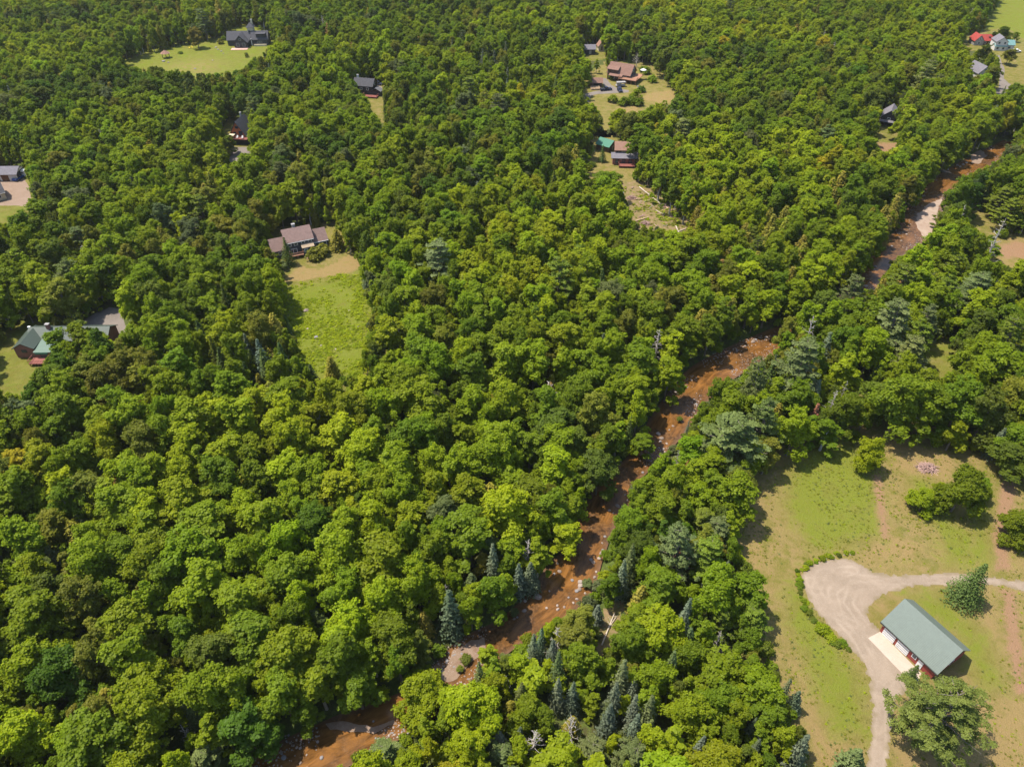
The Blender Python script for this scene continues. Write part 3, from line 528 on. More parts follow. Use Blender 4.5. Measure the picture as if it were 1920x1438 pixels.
# ---------------------------------------------------------------- planting plan
plants = []   # dict(kind, x, y, r, h, tint name, proto idx)
def hand(kind, px_, py_, rpx, tint, hr=None, proto=None, keep=False):
    """crown centre seen at (px,py) with radius rpx in the photograph"""
    z = {'shrub': 1.2}.get(kind, 6.5)
    for _ in range(3):
        x, y = g(px_, py_, z); zc = y * cP + (CH - z) * sP; r = rpx * zc / FPX
        h = hr * r if hr else r * {'broadleaf': 2.9, 'spruce': 6.6, 'pine': 3.9, 'cedar': 4.6, 'dead': 5.6, 'red': 6.6, 'shrub': 1.5}[kind]
        z = h * {'broadleaf': .60, 'spruce': .45, 'pine': .62, 'cedar': .48, 'dead': .55, 'red': .45, 'shrub': .5}[kind]
    plants.append(dict(k=kind, x=x, y=y, r=r, h=h, t=tint, p=proto, hand=True, keep=keep))
for a in [
 # solitary trees and bushes on the meadow
 ('broadleaf', 1634, 845, 28, 'lime green', 2.8, 10), ('broadleaf', 1808, 915, 42, 'fresh green', 2.6, 10), ('broadleaf', 1735, 935, 27, 'lime green', 2.0, 10),
 ('broadleaf', 1765, 915, 14, 'fresh green', 2.3), ('broadleaf', 1843, 915, 20, 'mid green', 2.5), ('broadleaf', 1912, 985, 34, 'mid green', 2.1, 10),
 ('spruce', 1824, 1096, 34, 'dark green', 3.3, 4), ('pine', 1772, 1335, 84, 'pale olive', 2.5, 3), ('spruce', 1712, 1262, 13, 'dark green', 4.0),
 ('broadleaf', 1895, 860, 40, 'dull green', 1.9), ('broadleaf', 1905, 825, 40, 'mid green', 2.0),
 ('pine', 1420, 700, 55, 'pale olive'), ('pine', 1500, 690, 42, 'grey-green'), ('pine', 1370, 825, 58, 'pale olive', 2.6), ('pine', 1430, 790, 38, 'grey-green'),
 ('red', 1523, 790, 19, 'rust red', 4.2), ('red', 1285, 888, 10, 'rust red'), ('red', 1278, 1030, 13, 'rust red'), ('red', 1300, 1045, 10, 'pinkish brown'),
 ('dead', 1556, 770, 20, 'bleached grey'), ('dead', 1578, 745, 16, 'bleached grey'), ('dead', 1268, 868, 14, 'bleached grey'),
 ('broadleaf', 1490, 805, 40, 'fresh green'), ('broadleaf', 1585, 775, 36, 'mid green'), ('broadleaf', 1690, 755, 52, 'mid green'), ('broadleaf', 1745, 765, 45, 'mid green'),
 ('broadleaf', 1800, 760, 46, 'mid green'), ('broadleaf', 1850, 775, 44, 'dull green'), ('broadleaf', 1640, 745, 34, 'dull green'), ('broadleaf', 1550, 810, 28, 'mid green'),
 ('broadleaf', 1790, 812, 26, 'fresh green'), ('shrub', 1760, 822, 16, 'fresh green'), ('shrub', 1800, 830, 14, 'lime green'), ('shrub', 1832, 835, 14, 'lime green'),
 ('broadleaf', 1545, 575, 32, 'dull green'), ('broadleaf', 1640, 595, 34, 'mid green'), ('broadleaf', 1595, 590, 30, 'mid green'),
 # centre bottom
 ('broadleaf', 790, 1300, 50, 'lime green', 2.2, 10, True), ('broadleaf', 915, 1228, 24, 'lime green', 2.6, None, True), ('broadleaf', 1010, 1160, 30, 'fresh green', 2), ('broadleaf', 1050, 1165, 26, 'mid green', 2.2),
 ('dead', 1045, 1205, 22, 'bleached grey'), ('dead', 1070, 1370, 24, 'bleached grey'), ('dead', 948, 1283, 14, 'bleached grey'), ('dead', 990, 1040, 24, 'bleached grey', 4.0), ('dead', 1005, 985, 12, 'bleached grey'),
 ('dead', 350, 1378, 16, 'bleached grey'), ('dead', 1028, 740, 26, 'bleached grey', 3), ('dead', 837, 1115, 14, 'bleached grey'), ('dead', 25, 1010, 18, 'bleached grey'), ('dead', 55, 1020, 14, 'bleached grey'),
 ('dead', 875, 870, 14, 'bleached grey'), ('dead', 1345, 1205, 16, 'bleached grey'), ('dead', 1860, 460, 22, 'bleached grey'), ('dead', 1795, 420, 16, 'bleached grey'), ('dead', 1194, 112, 10, 'pinkish brown', 2.6),
 ('spruce', 885, 1105, 26, 'grey-green', 3.4), ('spruce', 925, 1065, 20, 'blue-grey'), ('spruce', 1015, 1205, 18, 'blue-grey'), ('spruce', 1035, 1235, 18, 'blue-grey'), ('spruce', 1045, 1265, 22, 'grey-green'),
 ('spruce', 1000, 1225, 18, 'blue-grey'), ('spruce', 900, 1280, 20, 'grey-green'), ('spruce', 888, 1310, 14, 'grey-green'), ('spruce', 1045, 1305, 18, 'blue-grey'), ('spruce', 1073, 1310, 17, 'blue-grey'), ('spruce', 835, 1345, 14, 'blue-grey'),
 ('spruce', 1150, 1315, 20, 'blue-grey'), ('spruce', 1187, 1335, 18, 'blue-grey'), ('spruce', 1165, 1275, 20, 'blue-grey'), ('spruce', 1215, 1340, 20, 'grey-green'), ('spruce', 1140, 1355, 20, 'blue-grey'),
 ('spruce', 1190, 1370, 18, 'blue-grey'), ('spruce', 1215, 1380, 18, 'grey-green'), ('spruce', 1255, 1260, 20, 'grey-green'), ('spruce', 1277, 1180, 20, 'blue-grey'), ('spruce', 975, 1390, 16, 'blue-grey'), ('spruce', 1045, 1390, 12, 'blue-grey'),
 ('spruce', 1490, 1315, 16, 'blue-grey', 4.4), ('spruce', 1470, 1300, 15, 'blue-grey'), ('spruce', 1408, 1370, 14, 'blue-grey'), ('spruce', 1310, 1410, 18, 'blue-grey'), ('spruce', 1415, 1408, 14, 'blue-grey'), ('spruce', 1495, 1415, 22, 'blue-grey'), ('spruce', 1600, 1425, 26, 'grey-green', 3),
 ('spruce', 1360, 1088, 12, 'blue-grey'), ('spruce', 1285, 1160, 18, 'blue-grey'), ('spruce', 1180, 1065, 20, 'grey-green'), ('spruce', 1165, 1090, 18, 'blue-grey'), ('spruce', 1290, 800, 12, 'blue-grey'), ('spruce', 1180, 810, 12, 'dark green'), ('spruce', 1270, 820, 11, 'blue-grey'),
 ('pine', 720, 1410, 42, 'grey-green', 2.6), ('pine', 1110, 1410, 40, 'grey-green', 2.6), ('pine', 1190, 1420, 44, 'pale olive', 2.6), ('pine', 940, 1420, 34, 'grey-green', 2.6), ('pine', 1345, 1000, 36, 'grey-green', 2.8), ('pine', 380, 1420, 30, 'pale olive', 2.6), ('pine', 1410, 1160, 32, 'dull green', 2.6), ('pine', 1140, 1330, 18, 'grey-green'),
 ('broadleaf', 640, 1400, 26, 'pale olive', 2.0), ('broadleaf', 460, 1360, 58, 'deep green', 2.3), ('broadleaf', 530, 1300, 52, 'mid green'), ('broadleaf', 575, 1340, 28, 'mid green'), ('broadleaf', 670, 1290, 40, 'mid green'),
 ('broadleaf', 290, 1290, 52, 'lime green'), ('broadleaf', 120, 1270, 58, 'deep green'), ('broadleaf', 50, 1390, 60, 'lime green'), ('broadleaf', 150, 1390, 52, 'fresh green'), ('cedar', 360, 1330, 24, 'pale olive'), ('cedar', 220, 1330, 30, 'bronze green'),
 ('broadleaf', 720, 1060, 62, 'fresh green'), ('broadleaf', 590, 990, 46, 'deep green'), ('broadleaf', 660, 1180, 54, 'lime green'), ('broadleaf', 740, 1200, 50, 'mid green'), ('broadleaf', 380, 1110, 60, 'lime green'), ('broadleaf', 240, 1180, 56, 'fresh green'),
 ('broadleaf', 1062, 1002, 36, 'yellow-green', 2.4, None, True), ('broadleaf', 1040, 880, 42, 'lime green'), ('broadleaf', 1122, 880, 38, 'dull green', 2.8, None, True), ('broadleaf', 1190, 740, 38, 'fresh green'), ('broadleaf', 1205, 832, 24, 'mid green', 2, None, True),
 ('broadleaf', 1330, 650, 40, 'mid green'), ('broadleaf', 1255, 700, 38, 'lime green'), ('broadleaf', 1150, 750, 36, 'fresh green'), ('broadleaf', 1210, 905, 40, 'fresh green'), ('broadleaf', 1180, 980, 44, 'mid green'), ('broadleaf', 1240, 960, 40, 'fresh green'),
 ('broadleaf', 1375, 930, 44, 'fresh green'), ('broadleaf', 1340, 1110, 52, 'fresh green'), ('broadleaf', 1400, 1110, 42, 'mid green'), ('broadleaf', 1240, 1190, 50, 'lime green'), ('broadleaf', 1290, 1340, 44, 'fresh green'), ('broadleaf', 1350, 1320, 44, 'mid green'), ('broadleaf', 1440, 1350, 40, 'mid green'),
 ('broadleaf', 270, 840, 46, 'dull green'), ('broadleaf', 175, 920, 40, 'olive green'), ('broadleaf', 475, 850, 34, 'yellow-green'), ('broadleaf', 340, 895, 38, 'lime green'), ('broadleaf', 35, 875, 32, 'golden yellow'), ('broadleaf', 385, 645, 12, 'golden yellow'), ('broadleaf', 334, 688, 16, 'golden yellow'),
 ('broadleaf', 725, 715, 34, 'yellow-green'), ('broadleaf', 860, 820, 18, 'golden yellow'), ('broadleaf', 655, 985, 24, 'deep green'), ('broadleaf', 8, 460, 14, 'golden yellow'), ('broadleaf', 90, 800, 14, 'golden yellow'), ('broadleaf', 546, 738, 14, 'golden yellow'), ('broadleaf', 720, 740, 18, 'golden yellow'),
 # by the houses
 ('broadleaf', 150, 622, 22, 'dull green', 2.6), ('broadleaf', 175, 648, 26, 'mid green', 2.6), ('broadleaf', 212, 662, 24, 'lime green', 2.6),
 ('broadleaf', 112, 650, 30, 'mid green'), ('broadleaf', 150, 640, 30, 'fresh green'), ('broadleaf', 122, 700, 36, 'deep green'), ('broadleaf', 190, 652, 30, 'fresh green'), ('cedar', 108, 606, 12, 'bronze green', 2.4),
 ('spruce', 538, 474, 13, 'dark green', 4.4), ('shrub', 589, 476, 16, 'olive green', 1.3), ('shrub', 604, 468, 14, 'olive green', 1.5), ('cedar', 632, 450, 15, 'bronze green', 2.8),
 ('broadleaf', 367, 68, 14, 'bronze green', 2.6), ('cedar', 300, 42, 10, 'bronze green', 5), ('cedar', 336, 50, 9, 'bronze green', 4), ('cedar', 413, 28, 11, 'bronze green', 4.5), ('cedar', 400, 42, 8, 'olive green', 5), ('cedar', 270, 70, 10, 'olive green', 4),
 ('shrub', 413, 78, 6, 'olive green'), ('shrub', 432, 76, 7, 'fresh green'), ('shrub', 419, 72, 5, 'mid green'), ('shrub', 508, 68, 8, 'mid green'), ('shrub', 462, 103, 4, 'olive green', 2.2), ('shrub', 338, 99, 5, 'mid green', .8),
 ('broadleaf', 430, 268, 14, 'mid green', 2.6), ('spruce', 722, 208, 6, 'dark green'), ('red', 729, 203, 7, 'rust red', 5), ('broadleaf', 660, 188, 22, 'dull green'),
 ('broadleaf', 1192, 175, 12, 'fresh green', 1.6), ('shrub', 1170, 190, 11, 'mid green', 1.4), ('shrub', 1185, 188, 11, 'mid green', 1.4), ('shrub', 1150, 185, 10, 'fresh green', 1.4), ('shrub', 1203, 167, 8, 'deep green', 1.4), ('shrub', 1198, 192, 9, 'mid green', 1.5),
 ('shrub', 1212, 132, 9, 'fresh green'), ('shrub', 1224, 148, 9, 'fresh green'), ('shrub', 1146, 144, 6, 'mid green', 1.8), ('shrub', 1205, 130, 7, 'mid green'),
 ('spruce', 1130, 290, 8, 'dark green', 4), ('broadleaf', 1055, 240, 34, 'deep green', 2.6), ('broadleaf', 1205, 265, 28, 'mid green', 2.8), ('broadleaf', 1180, 240, 26, 'dull green', 2.8), ('broadleaf', 1140, 345, 34, 'mid green', 1.8), ('cedar', 1245, 285, 14, 'bronze green'), ('cedar', 1268, 300, 14, 'bronze green'),
 ('cedar', 1150, 495, 17, 'rusty brown', 2.8), ('cedar', 1330, 540, 16, 'bronze green', 3.4), ('cedar', 1365, 490, 16, 'bronze green', 3.8), ('cedar', 1415, 500, 17, 'bronze green', 3.6), ('cedar', 1500, 470, 16, 'bronze green', 3.8), ('cedar', 1390, 400, 15, 'bronze green', 3.6), ('cedar', 1530, 450, 14, 'bronze green', 3.8), ('cedar', 1605, 398, 13, 'bronze green', 3.8),
 ('cedar', 1350, 510, 14, 'rusty brown', 3.6), ('cedar', 530, 350, 14, 'bronze green', 4), ('cedar', 515, 365, 11, 'bronze green', 4), ('cedar', 200, 490, 12, 'bronze green', 4.5), ('cedar', 95, 400, 10, 'bronze green', 4.5), ('cedar', 622, 690, 14, 'bronze green', 3.6), ('spruce', 585, 705, 14, 'dark green', 3.6),
 ('broadleaf', 1262, 352, 18, 'mid green', 5.0, 7), ('broadleaf', 1288, 372, 17, 'fresh green', 5.2, 7), ('broadleaf', 1240, 330, 20, 'mid green', 4.4, 7), ('broadleaf', 1300, 360, 18, 'olive green', 5, 7),
 ('cedar', 1030, 740, 14, 'rusty brown', 4), ('red', 978, 130, 5, 'rust red', 5), ('red', 935, 185, 7, 'pinkish brown', 5), ('red', 1012, 185, 7, 'rust red', 5), ('red', 55, 168, 7, 'rust red', 4), ('red', 926, 115, 5, 'pinkish brown', 5), ('red', 875, 190, 7, 'rusty brown', 5), ('red', 1377, 128, 4, 'rust red'),
 ('pine', 1425, 32, 14, 'pale olive', 3.4), ('pine', 1405, 30, 12, 'bronze green', 3), ('pine', 1480, 30, 14, 'dull green', 3.4), ('pine', 880, 175, 20, 'dull green'), ('pine', 910, 195, 18, 'olive green'), ('broadleaf', 1520, 232, 10, 'grey-green'), ('broadleaf', 1410, 155, 10, 'grey-green'),
 ('pine', 1895, 395, 26, 'dull green', 2.6), ('pine', 1880, 375, 24, 'dull green', 2.6), ('broadleaf', 1860, 470, 20, 'mid green', 1.9), ('broadleaf', 1810, 445, 22, 'dull green', 1.8), ('broadleaf', 1785, 405, 24, 'dull green', 2.2),
 ('broadleaf', 1893, 104, 13, 'olive green', 2.2), ('broadleaf', 1880, 64, 16, 'deep green', 2.0), ('broadleaf', 1905, 68, 8, 'mid green', 2.2), ('broadleaf', 1848, 100, 13, 'dull green'), ('broadleaf', 1862, 140, 14, 'dull green'), ('spruce', 1882, 172, 4, 'dark green', 5), ('shrub', 1832, 146, 6, 'olive green', 1.5),
 
 ('shrub', 873, 1232, 11, 'dull green', .8), ('shrub', 862, 1250, 7, 'dull green', .8), ('shrub', 964, 1144, 9, 'grey-green', 1.2), ('shrub', 1101, 1090, 10, 'grey-green', 1.1), ('shrub', 1752, 405, 4, 'dull green', .9), ('shrub', 1748, 420, 5, 'dull green', .7), ('shrub', 1275, 782, 6, 'dull green', 1),
 ]: hand(*a)

EDGE = [(1600, 1036), (1570, 1040), (1535, 1048), (1508, 1060), (1497, 1080), (1500, 1110), (1512, 1138), (1530, 1165), (1556, 1192), (1585, 1214), (1592, 1222)]
for i in range(len(EDGE) - 1):
    (a, b), (c_, d_) = EDGE[i], EDGE[i + 1]; n_ = int(math.hypot(c_ - a, d_ - b) / 5.5)
    for k in range(n_):
        f = (k + rng.random()) / n_; big_ = b > 1130; hand('shrub', a + (c_ - a) * f + rng.normal() * 3.5, b + (d_ - b) * f + rng.normal() * 2.5, (rng.uniform(5, 13) if big_ else rng.uniform(3, 7)), rng.choice(['mid green', 'fresh green', 'lime green', 'dull green']), rng.uniform(.7, 1.5))
# candidate spots for the forest
def radsum(hx, hy): return None
XY = []
yy = rng.uniform(22, 730, 60000); half = .72 * (yy * cP + CH * sP) + 28; xx = rng.uniform(-1, 1, 60000) * half
keep = rng.random(60000) < half / half.max(); xx = xx[keep]; yy = yy[keep]
polys_px = list(OPEN.values()); PB = [(min(p[0] for p in P), max(p[0] for p in P), min(p[1] for p in P), max(p[1] for p in P), P) for P in polys_px]
def blocked(x, y, r, h):
    """would this crown cover an area the photograph shows as open ground?"""
    b = river_d(x, y) < .6
    pts = [(x, y, 0 * h), (x, y, h * .5), (x, y, h * .97), (x - r * .85, y, h * .55), (x + r * .85, y, h * .55), (x - r * .5, y, h * .82), (x + r * .5, y, h * .82), (x, y - r * .8, h * .45), (x - r * .6, y, h * .32), (x + r * .6, y, h * .32), (x, y - r * .9, h * .35), (x, y + r * .5, h * .8)]
    for X_, Y_, Z_ in pts:
        u, v, _ = proj(X_, Y_, Z_)
        for x0, x1, y0, y1, P in PB:
            q = (u > x0) & (u < x1) & (v > y0) & (v < y1)
            if q.any(): idx = np.nonzero(q)[0]; b[idx] |= inpoly(u[idx], v[idx], P)
    return b
BLD = []  # building footprints (x, y, radius), filled here so that no tree grows through a house
for bx, by, br in ((-68, 211, 12), (-110, 161, 3), (-114, 161, 3), (-118, 161, 3), (-123, 161, 4), (-127, 160, 4), (-131, 157, 7), (-115, 302, 6), (-150, 444, 12), (-69, 360, 8), (57, 384, 9), (44, 373, 5), (38, 302, 5), (45, 289, 7), (171, 330, 7), (271, 452, 9), (281, 446, 10), (240, 392, 6), (-194, 268, 8), (-190, 254, 9), (71, 70, 9), (44, 433, 6)): BLD.append((bx, by, br))
cell = {}; CS = 6.0
def near(x, y, r, k):
    cx, cy = int(x // CS), int(y // CS)
    for i in range(cx - 3, cx + 4):
        for j in range(cy - 3, cy + 4):
            for (a, b, c) in cell.get((i, j), ()):
                if (a - x) ** 2 + (b - y) ** 2 < (k * (r + c)) ** 2: return True
    return False
def occupy(x, y, r): cell.setdefault((int(x // CS), int(y // CS)), []).append((x, y, r))
for p in plants:      # bank trees stay clear of the water that the photograph shows
    if p['k'] in ('dead', 'shrub') or p.get('keep'): continue
    for _ in range(7):
        r_, h_ = p['r'], p['h']; hit = 0
        for X_, Y_, Z_ in ((0, 0, .97), (.85 * r_, 0, .55), (-.85 * r_, 0, .55), (.5 * r_, 0, .85), (-.5 * r_, 0, .85), (0, -.6 * r_, .4)):
            u_, v_, _z = proj(p['x'] + X_, p['y'] + Y_, h_ * Z_); hit += any(inpoly(np.array([u_]), np.array([v_]), q_)[0] for q_ in RIVSEC)
        if not hit: break
        p['r'] *= .9; p['h'] *= .93
    else: p['drop'] = True
plants = [p for p in plants if not p.get('drop')]
for p in plants: occupy(p['x'], p['y'], p['r'] * (.9 if p['k'] != 'dead' else .5))
def blob(u, v, cx, cy, sx, sy): return math.exp(-((u - cx) / sx) ** 2 - ((v - cy) / sy) ** 2)
def choose(u, v, x, y, rr):
    """species and leaf colour by zone of the valley"""
    east = u > np.interp(v, [250, 350, 560, 620, 800, 1000, 1200, 1450], [1900, 1760, 1600, 1480, 1270, 1140, 940, 560])
    q = rr.random()
    sp = .035 + .5 * blob(u, v, 970, 130, 120, 50) + .45 * blob(u, v, 470, 640, 90, 60) + .25 * blob(u, v, 1110, 1330, 180, 110) + .12 * blob(u, v, 1180, 1090, 140, 110)
    ce = .03 + .30 * blob(u, v, 1400, 470, 170, 90) + .3 * blob(u, v, 340, 30, 130, 50) + .12 * blob(u, v, 1600, 330, 120, 60) + .1 * blob(u, v, 520, 340, 120, 60)
    pi = .012 + (.07 if east else 0) + .15 * blob(u, v, 890, 190, 60, 30) + .18 * blob(u, v, 1420, 740, 110, 90) + .2 * blob(u, v, 1850, 540, 120, 120)
    if q < sp: return 'spruce', rr.choice(['dark green', 'dull green', 'blue-grey'] if v < 900 else ['blue-grey', 'grey-green', 'blue-grey'])
    if q < sp + ce: return 'cedar', rr.choice(['bronze green', 'olive green', 'bronze green', 'rusty brown'], p=[.5, .3, .15, .05])
    if q < sp + ce + pi: return 'pine', rr.choice(['dull green', 'grey-green', 'pale olive'])
    if q < sp + ce + pi + .006: return 'dead', 'bleached grey'
    if q < sp + ce + pi + .008: return 'red', 'rusty brown'
    lime = vnoise(x, y, 38, 21) * .6 + vnoise(x, y, 15, 22) * .4 + .22 * blob(u, v, 720, 660, 330, 260) + .10 * blob(u, v, 1250, 650, 200, 200) - .16 * blob(u, v, 250, 180, 300, 160) - (.16 if east and v < 700 else 0) + .05 * (v > 1100) + (.09 if u > 850 and v < 600 else 0) + (.03 if v < 600 else 0) + .03 + rr.normal() * .13  # far zones get lighter leaf colours to make up for their dim light
    if lime > .93: return 'broadleaf', ('golden yellow' if rr.random() < .04 else 'yellow-green')
    if lime > .74: return 'broadleaf', 'lime green'
    if lime > .50: return 'broadleaf', 'fresh green'
    if lime > .33: return 'broadleaf', rr.choice(['mid green', 'olive green', 'mid green', 'grey-green'], p=[.45, .25, .25, .05])
    if lime > .22: return 'broadleaf', rr.choice(['dull green', 'mid green'])
    return 'broadleaf', rr.choice(['deep green', 'dull green', 'grey-green'], p=[.5, .35, .15])
crest = vnoise(xx, yy, 45, 31)
rad = np.where(rng.random(len(xx)) < .35, rng.uniform(4.0, 5.4, len(xx)), rng.uniform(2.7, 4.2, len(xx)))
rad *= np.interp(yy, [0, 110, 200, 500], [1.12, 1.08, 1.0, .95]) * np.where((proj(xx, yy, 8)[0] > 950) & (yy < 110), .82, 1)
order = np.argsort(-(rad + rng.normal(size=len(rad)) * .9))
hgt = np.clip(9.0 + rad * 1.0 + rng.normal(size=len(rad)) * .9 + crest * 2.5, 7, 16)
blk = blocked(xx, yy, rad, hgt)
U, Vv, _z = proj(xx, yy, hgt * .6)
hgt = np.where((U > 950) & (yy < 120), hgt - 3.2, hgt)
cnt = 0
for i in order:
    if blk[i]: continue
    x, y, r = xx[i], yy[i], rad[i]
    if near(x, y, r, .535) or any((x - a) ** 2 + (y - b) ** 2 < (c + r * .6) ** 2 for a, b, c in BLD): continue
    k, t = choose(U[i], Vv[i], x, y, rng)
    h = hgt[i]
    if k == 'spruce': r = min(r, 3.4) * .72; h = r * rng.uniform(4.3, 5.6)
    elif k == 'cedar': r = min(r, 3.6) * .75; h = r * rng.uniform(3.6, 4.8)
    elif k in ('dead', 'red'): r = r * .6; h = r * 4.6
    elif k == 'pine': h = r * rng.uniform(3.0, 3.8)
    h = min(h, 21); occupy(x, y, r if k in ('broadleaf', 'pine') else r * 1.1); plants.append(dict(k=k, x=x, y=y, r=r, h=h, t=t, p=None, hand=False))
# understorey: young trees that fill the gaps, then shrubs along the open edges
n2 = 90000; y2 = rng.uniform(22, 640, n2); h2_ = .72 * (y2 * cP + CH * sP) + 15; x2 = rng.uniform(-1, 1, n2) * h2_; kp = rng.random(n2) < h2_ / h2_.max(); x2 = x2[kp]; y2 = y2[kp]
r2 = rng.uniform(1.5, 2.6, len(x2)); hh2 = 2.5 + r2 * rng.uniform(2.4, 3.6, len(x2)); b2 = blocked(x2, y2, r2, hh2); U2, V2, _z = proj(x2, y2, hh2 * .6)
for i in range(len(x2)):
    if b2[i] or near(x2[i], y2[i], r2[i], .47) or any((x2[i] - a) ** 2 + (y2[i] - b) ** 2 < (c + 1) ** 2 for a, b, c in BLD): continue
    k, t = choose(U2[i], V2[i], x2[i], y2[i], rng); r = r2[i]; h = hh2[i]
    if k in ('spruce', 'cedar'): r *= .8; h = r * 4.3
    if k == 'pine': k = 'broadleaf'; t = 'dull green'
    occupy(x2[i], y2[i], r); plants.append(dict(k=k, x=x2[i], y=y2[i], r=r, h=h, t=t, p=None, hand=False))
n3 = 30000; y3 = rng.uniform(30, 330, n3); h3_ = .66 * (y3 * cP + CH * sP) + 5; x3 = rng.uniform(-1, 1, n3) * h3_
u3, v3, _z = proj(x3, y3, .5); edge = np.zeros(n3, bool); sdr = river_d(x3, y3)
edge |= (sdr > .5) & (sdr < 9)
for nme in ('meadow', 'field', 'scar', 'east_dirt', 'east_grass', 'east_glade', 'logged', 'cabins', 'hill', 'pocket'):
    P = gp(OPEN[nme]); dd = sdist(x3, y3, P); edge |= (dd > -1.0) & (dd < 5)
x3 = x3[edge]; y3 = y3[edge]; r3 = rng.uniform(.8, 1.8, len(x3)); hh3 = r3 * rng.uniform(1.2, 2.0, len(x3)); b3 = blocked(x3, y3, r3 * .7, hh3 * .8)
for i in range(len(x3)):
    if b3[i] or near(x3[i], y3[i], r3[i], .66) or any((x3[i] - a) ** 2 + (y3[i] - b) ** 2 < (c + .5) ** 2 for a, b, c in BLD): continue
    occupy(x3[i], y3[i], r3[i]); plants.append(dict(k='shrub', x=x3[i], y=y3[i], r=r3[i], h=hh3[i], t=rng.choice(['fresh green', 'mid green', 'lime green', 'dull green', 'grey-green']), p=None, hand=False))

# ---------------------------------------------------------------- planting: the largest of each kind singly, the rest of the wood as one object per kind
def where(p, u, v):
    x, y = p['x'], p['y']; rd = river_d(np.array([x]), np.array([y]))[0]
    if sdist(np.array([x]), np.array([y]), MEADOWW)[0] < 0: return 'on open meadow'
    east = u > np.interp(v, [250, 350, 560, 620, 800, 1000, 1200, 1450], [1900, 1760, 1600, 1480, 1270, 1140, 940, 560])
    if rd < 7: return 'on right riverbank' if east else 'on left riverbank'
    if sdist(np.array([x]), np.array([y]), MEADOWW)[0] < 9: return 'at meadow edge'
    return 'right of river' if east else 'left of river'
MEADOWW = gp(MEADOW)
for p in plants:
    u, v, zc = proj(p['x'], p['y'], p['h'] * .6); p['u'], p['v'] = float(u), float(v); p['s'] = p['r'] * FPX / zc
    p['in'] = -10 < u < 1930 and -5 < v < 1445
    base = np.array(PAL[p['t']]); j = 1 + rng.normal() * .11
    c = base * np.clip(j, .7, 1.3) * (1 + rng.normal(size=3) * np.array([.05, .025, .10])); p['c'] = tuple(np.clip(c, .005, 1)); p['rz'] = rng.uniform(0, 6.28)
    if p['p'] is None:
        if p['k'] == 'broadleaf': p['p'] = int(rng.choice([0, 1, 2, 3, 4, 5, 9]) if p['r'] > 3.6 else rng.choice([6, 7, 8, 3, 1, 4]))
        else: p['p'] = int(rng.integers(min(len(PR[p['k']]), {'spruce': 4, 'pine': 3}.get(p['k'], 9))))
LIMIT = {'broadleaf': 300, 'spruce': 300, 'pine': 300, 'cedar': 300, 'dead': 300, 'red': 300, 'shrub': 300}
seen = set(); tmpl = {}
def uniq(q):
    for w_ in ('', 'small ', 'slim ', 'lesser ', 'tiny '):
        if w_ + q not in seen: break
    seen.add(w_ + q); return w_ + q
def place_single(p):
    pr = PR[p['k']][p['p']]; nm_, cat = NAMES[p['k']]; sx = p['r'] / pr.R; sz = p['h'] / pr.H
    o = empty(nm_, (p['x'], p['y'], 0 if river_d(np.array([p['x']]), np.array([p['y']]))[0] > 3 else -.5), p['rz'], (sx, sx, sz))
    if pr.crown is not None:
        c = link(pr.cn, pr.crown, o); c['tint'] = p['c']
    link(pr.tn, pr.trunk, o)
    q = "%s %s %s, %s" % (p['t'], NOUN[p['k']], where(p, p['u'], p['v']), pctlab(p['u'], p['v']))
    tag(o, uniq(q), cat, {'broadleaf': 'broadleaf trees of the valley', 'spruce': 'spruces of the valley', 'pine': 'pines of the valley', 'cedar': 'cedars of the valley',
        'dead': 'bare dead trees', 'red': 'withered conifers', 'shrub': 'shrubs beside the clearings and the river'}[p['k']])
    return o
def scatter(name, protos, items, label, cat):
    col = bpy.data.collections.new(name + "_models")
    for i, pr in enumerate(protos):
        me = pr.all if isinstance(pr, Proto) else pr
        o = bpy.data.objects.new("model_%02d" % i, me); col.objects.link(o)
    V = np.array([(p['x'], p['y'], p.get('z', 0)) for p in items]); me = bpy.data.meshes.new(name); me.vertices.add(len(V)); me.vertices.foreach_set('co', V.astype(np.float32).ravel())
    def at(n, ty, arr, key='value'):
        a = me.attributes.new(n, ty, 'POINT'); a.data.foreach_set(key, np.asarray(arr).ravel())
    at('idx', 'INT', np.array([p['p'] for p in items], np.int32)); at('rot', 'FLOAT_VECTOR', np.array([(0, 0, p['rz']) for p in items], np.float32), 'vector')
    at('scl', 'FLOAT_VECTOR', np.array([p['sc'] for p in items], np.float32), 'vector')
    at('tint', 'FLOAT_COLOR', np.array([(*p['c'], 1) for p in items], np.float32), 'color'); me.update()
    o = link(name, me); ng = bpy.data.node_groups.new(name, 'GeometryNodeTree'); ng.interface.new_socket('Geometry', in_out='INPUT', socket_type='NodeSocketGeometry'); ng.interface.new_socket('Geometry', in_out='OUTPUT', socket_type='NodeSocketGeometry')
    nd = ng.nodes; gi = nd.new('NodeGroupInput'); go = nd.new('NodeGroupOutput'); ci = nd.new('GeometryNodeCollectionInfo'); ci.inputs[0].default_value = col; ci.inputs['Separate Children'].default_value = True; ci.inputs['Reset Children'].default_value = True
    ip = nd.new('GeometryNodeInstanceOnPoints'); ip.inputs['Pick Instance'].default_value = True
    def na(n, t): a = nd.new('GeometryNodeInputNamedAttribute'); a.data_type = t; a.inputs[0].default_value = n; return a.outputs[0]
    L = ng.links.new; L(gi.outputs[0], ip.inputs['Points']); L(ci.outputs[0], ip.inputs['Instance']); L(na('idx', 'INT'), ip.inputs['Instance Index']); L(na('rot', 'FLOAT_VECTOR'), ip.inputs['Rotation']); L(na('scl', 'FLOAT_VECTOR'), ip.inputs['Scale']); L(ip.outputs[0], go.inputs[0])
    md = o.modifiers.new('spread', 'NODES'); md.node_group = ng
    return tag(o, label, cat, kind='stuff')
tot = {}
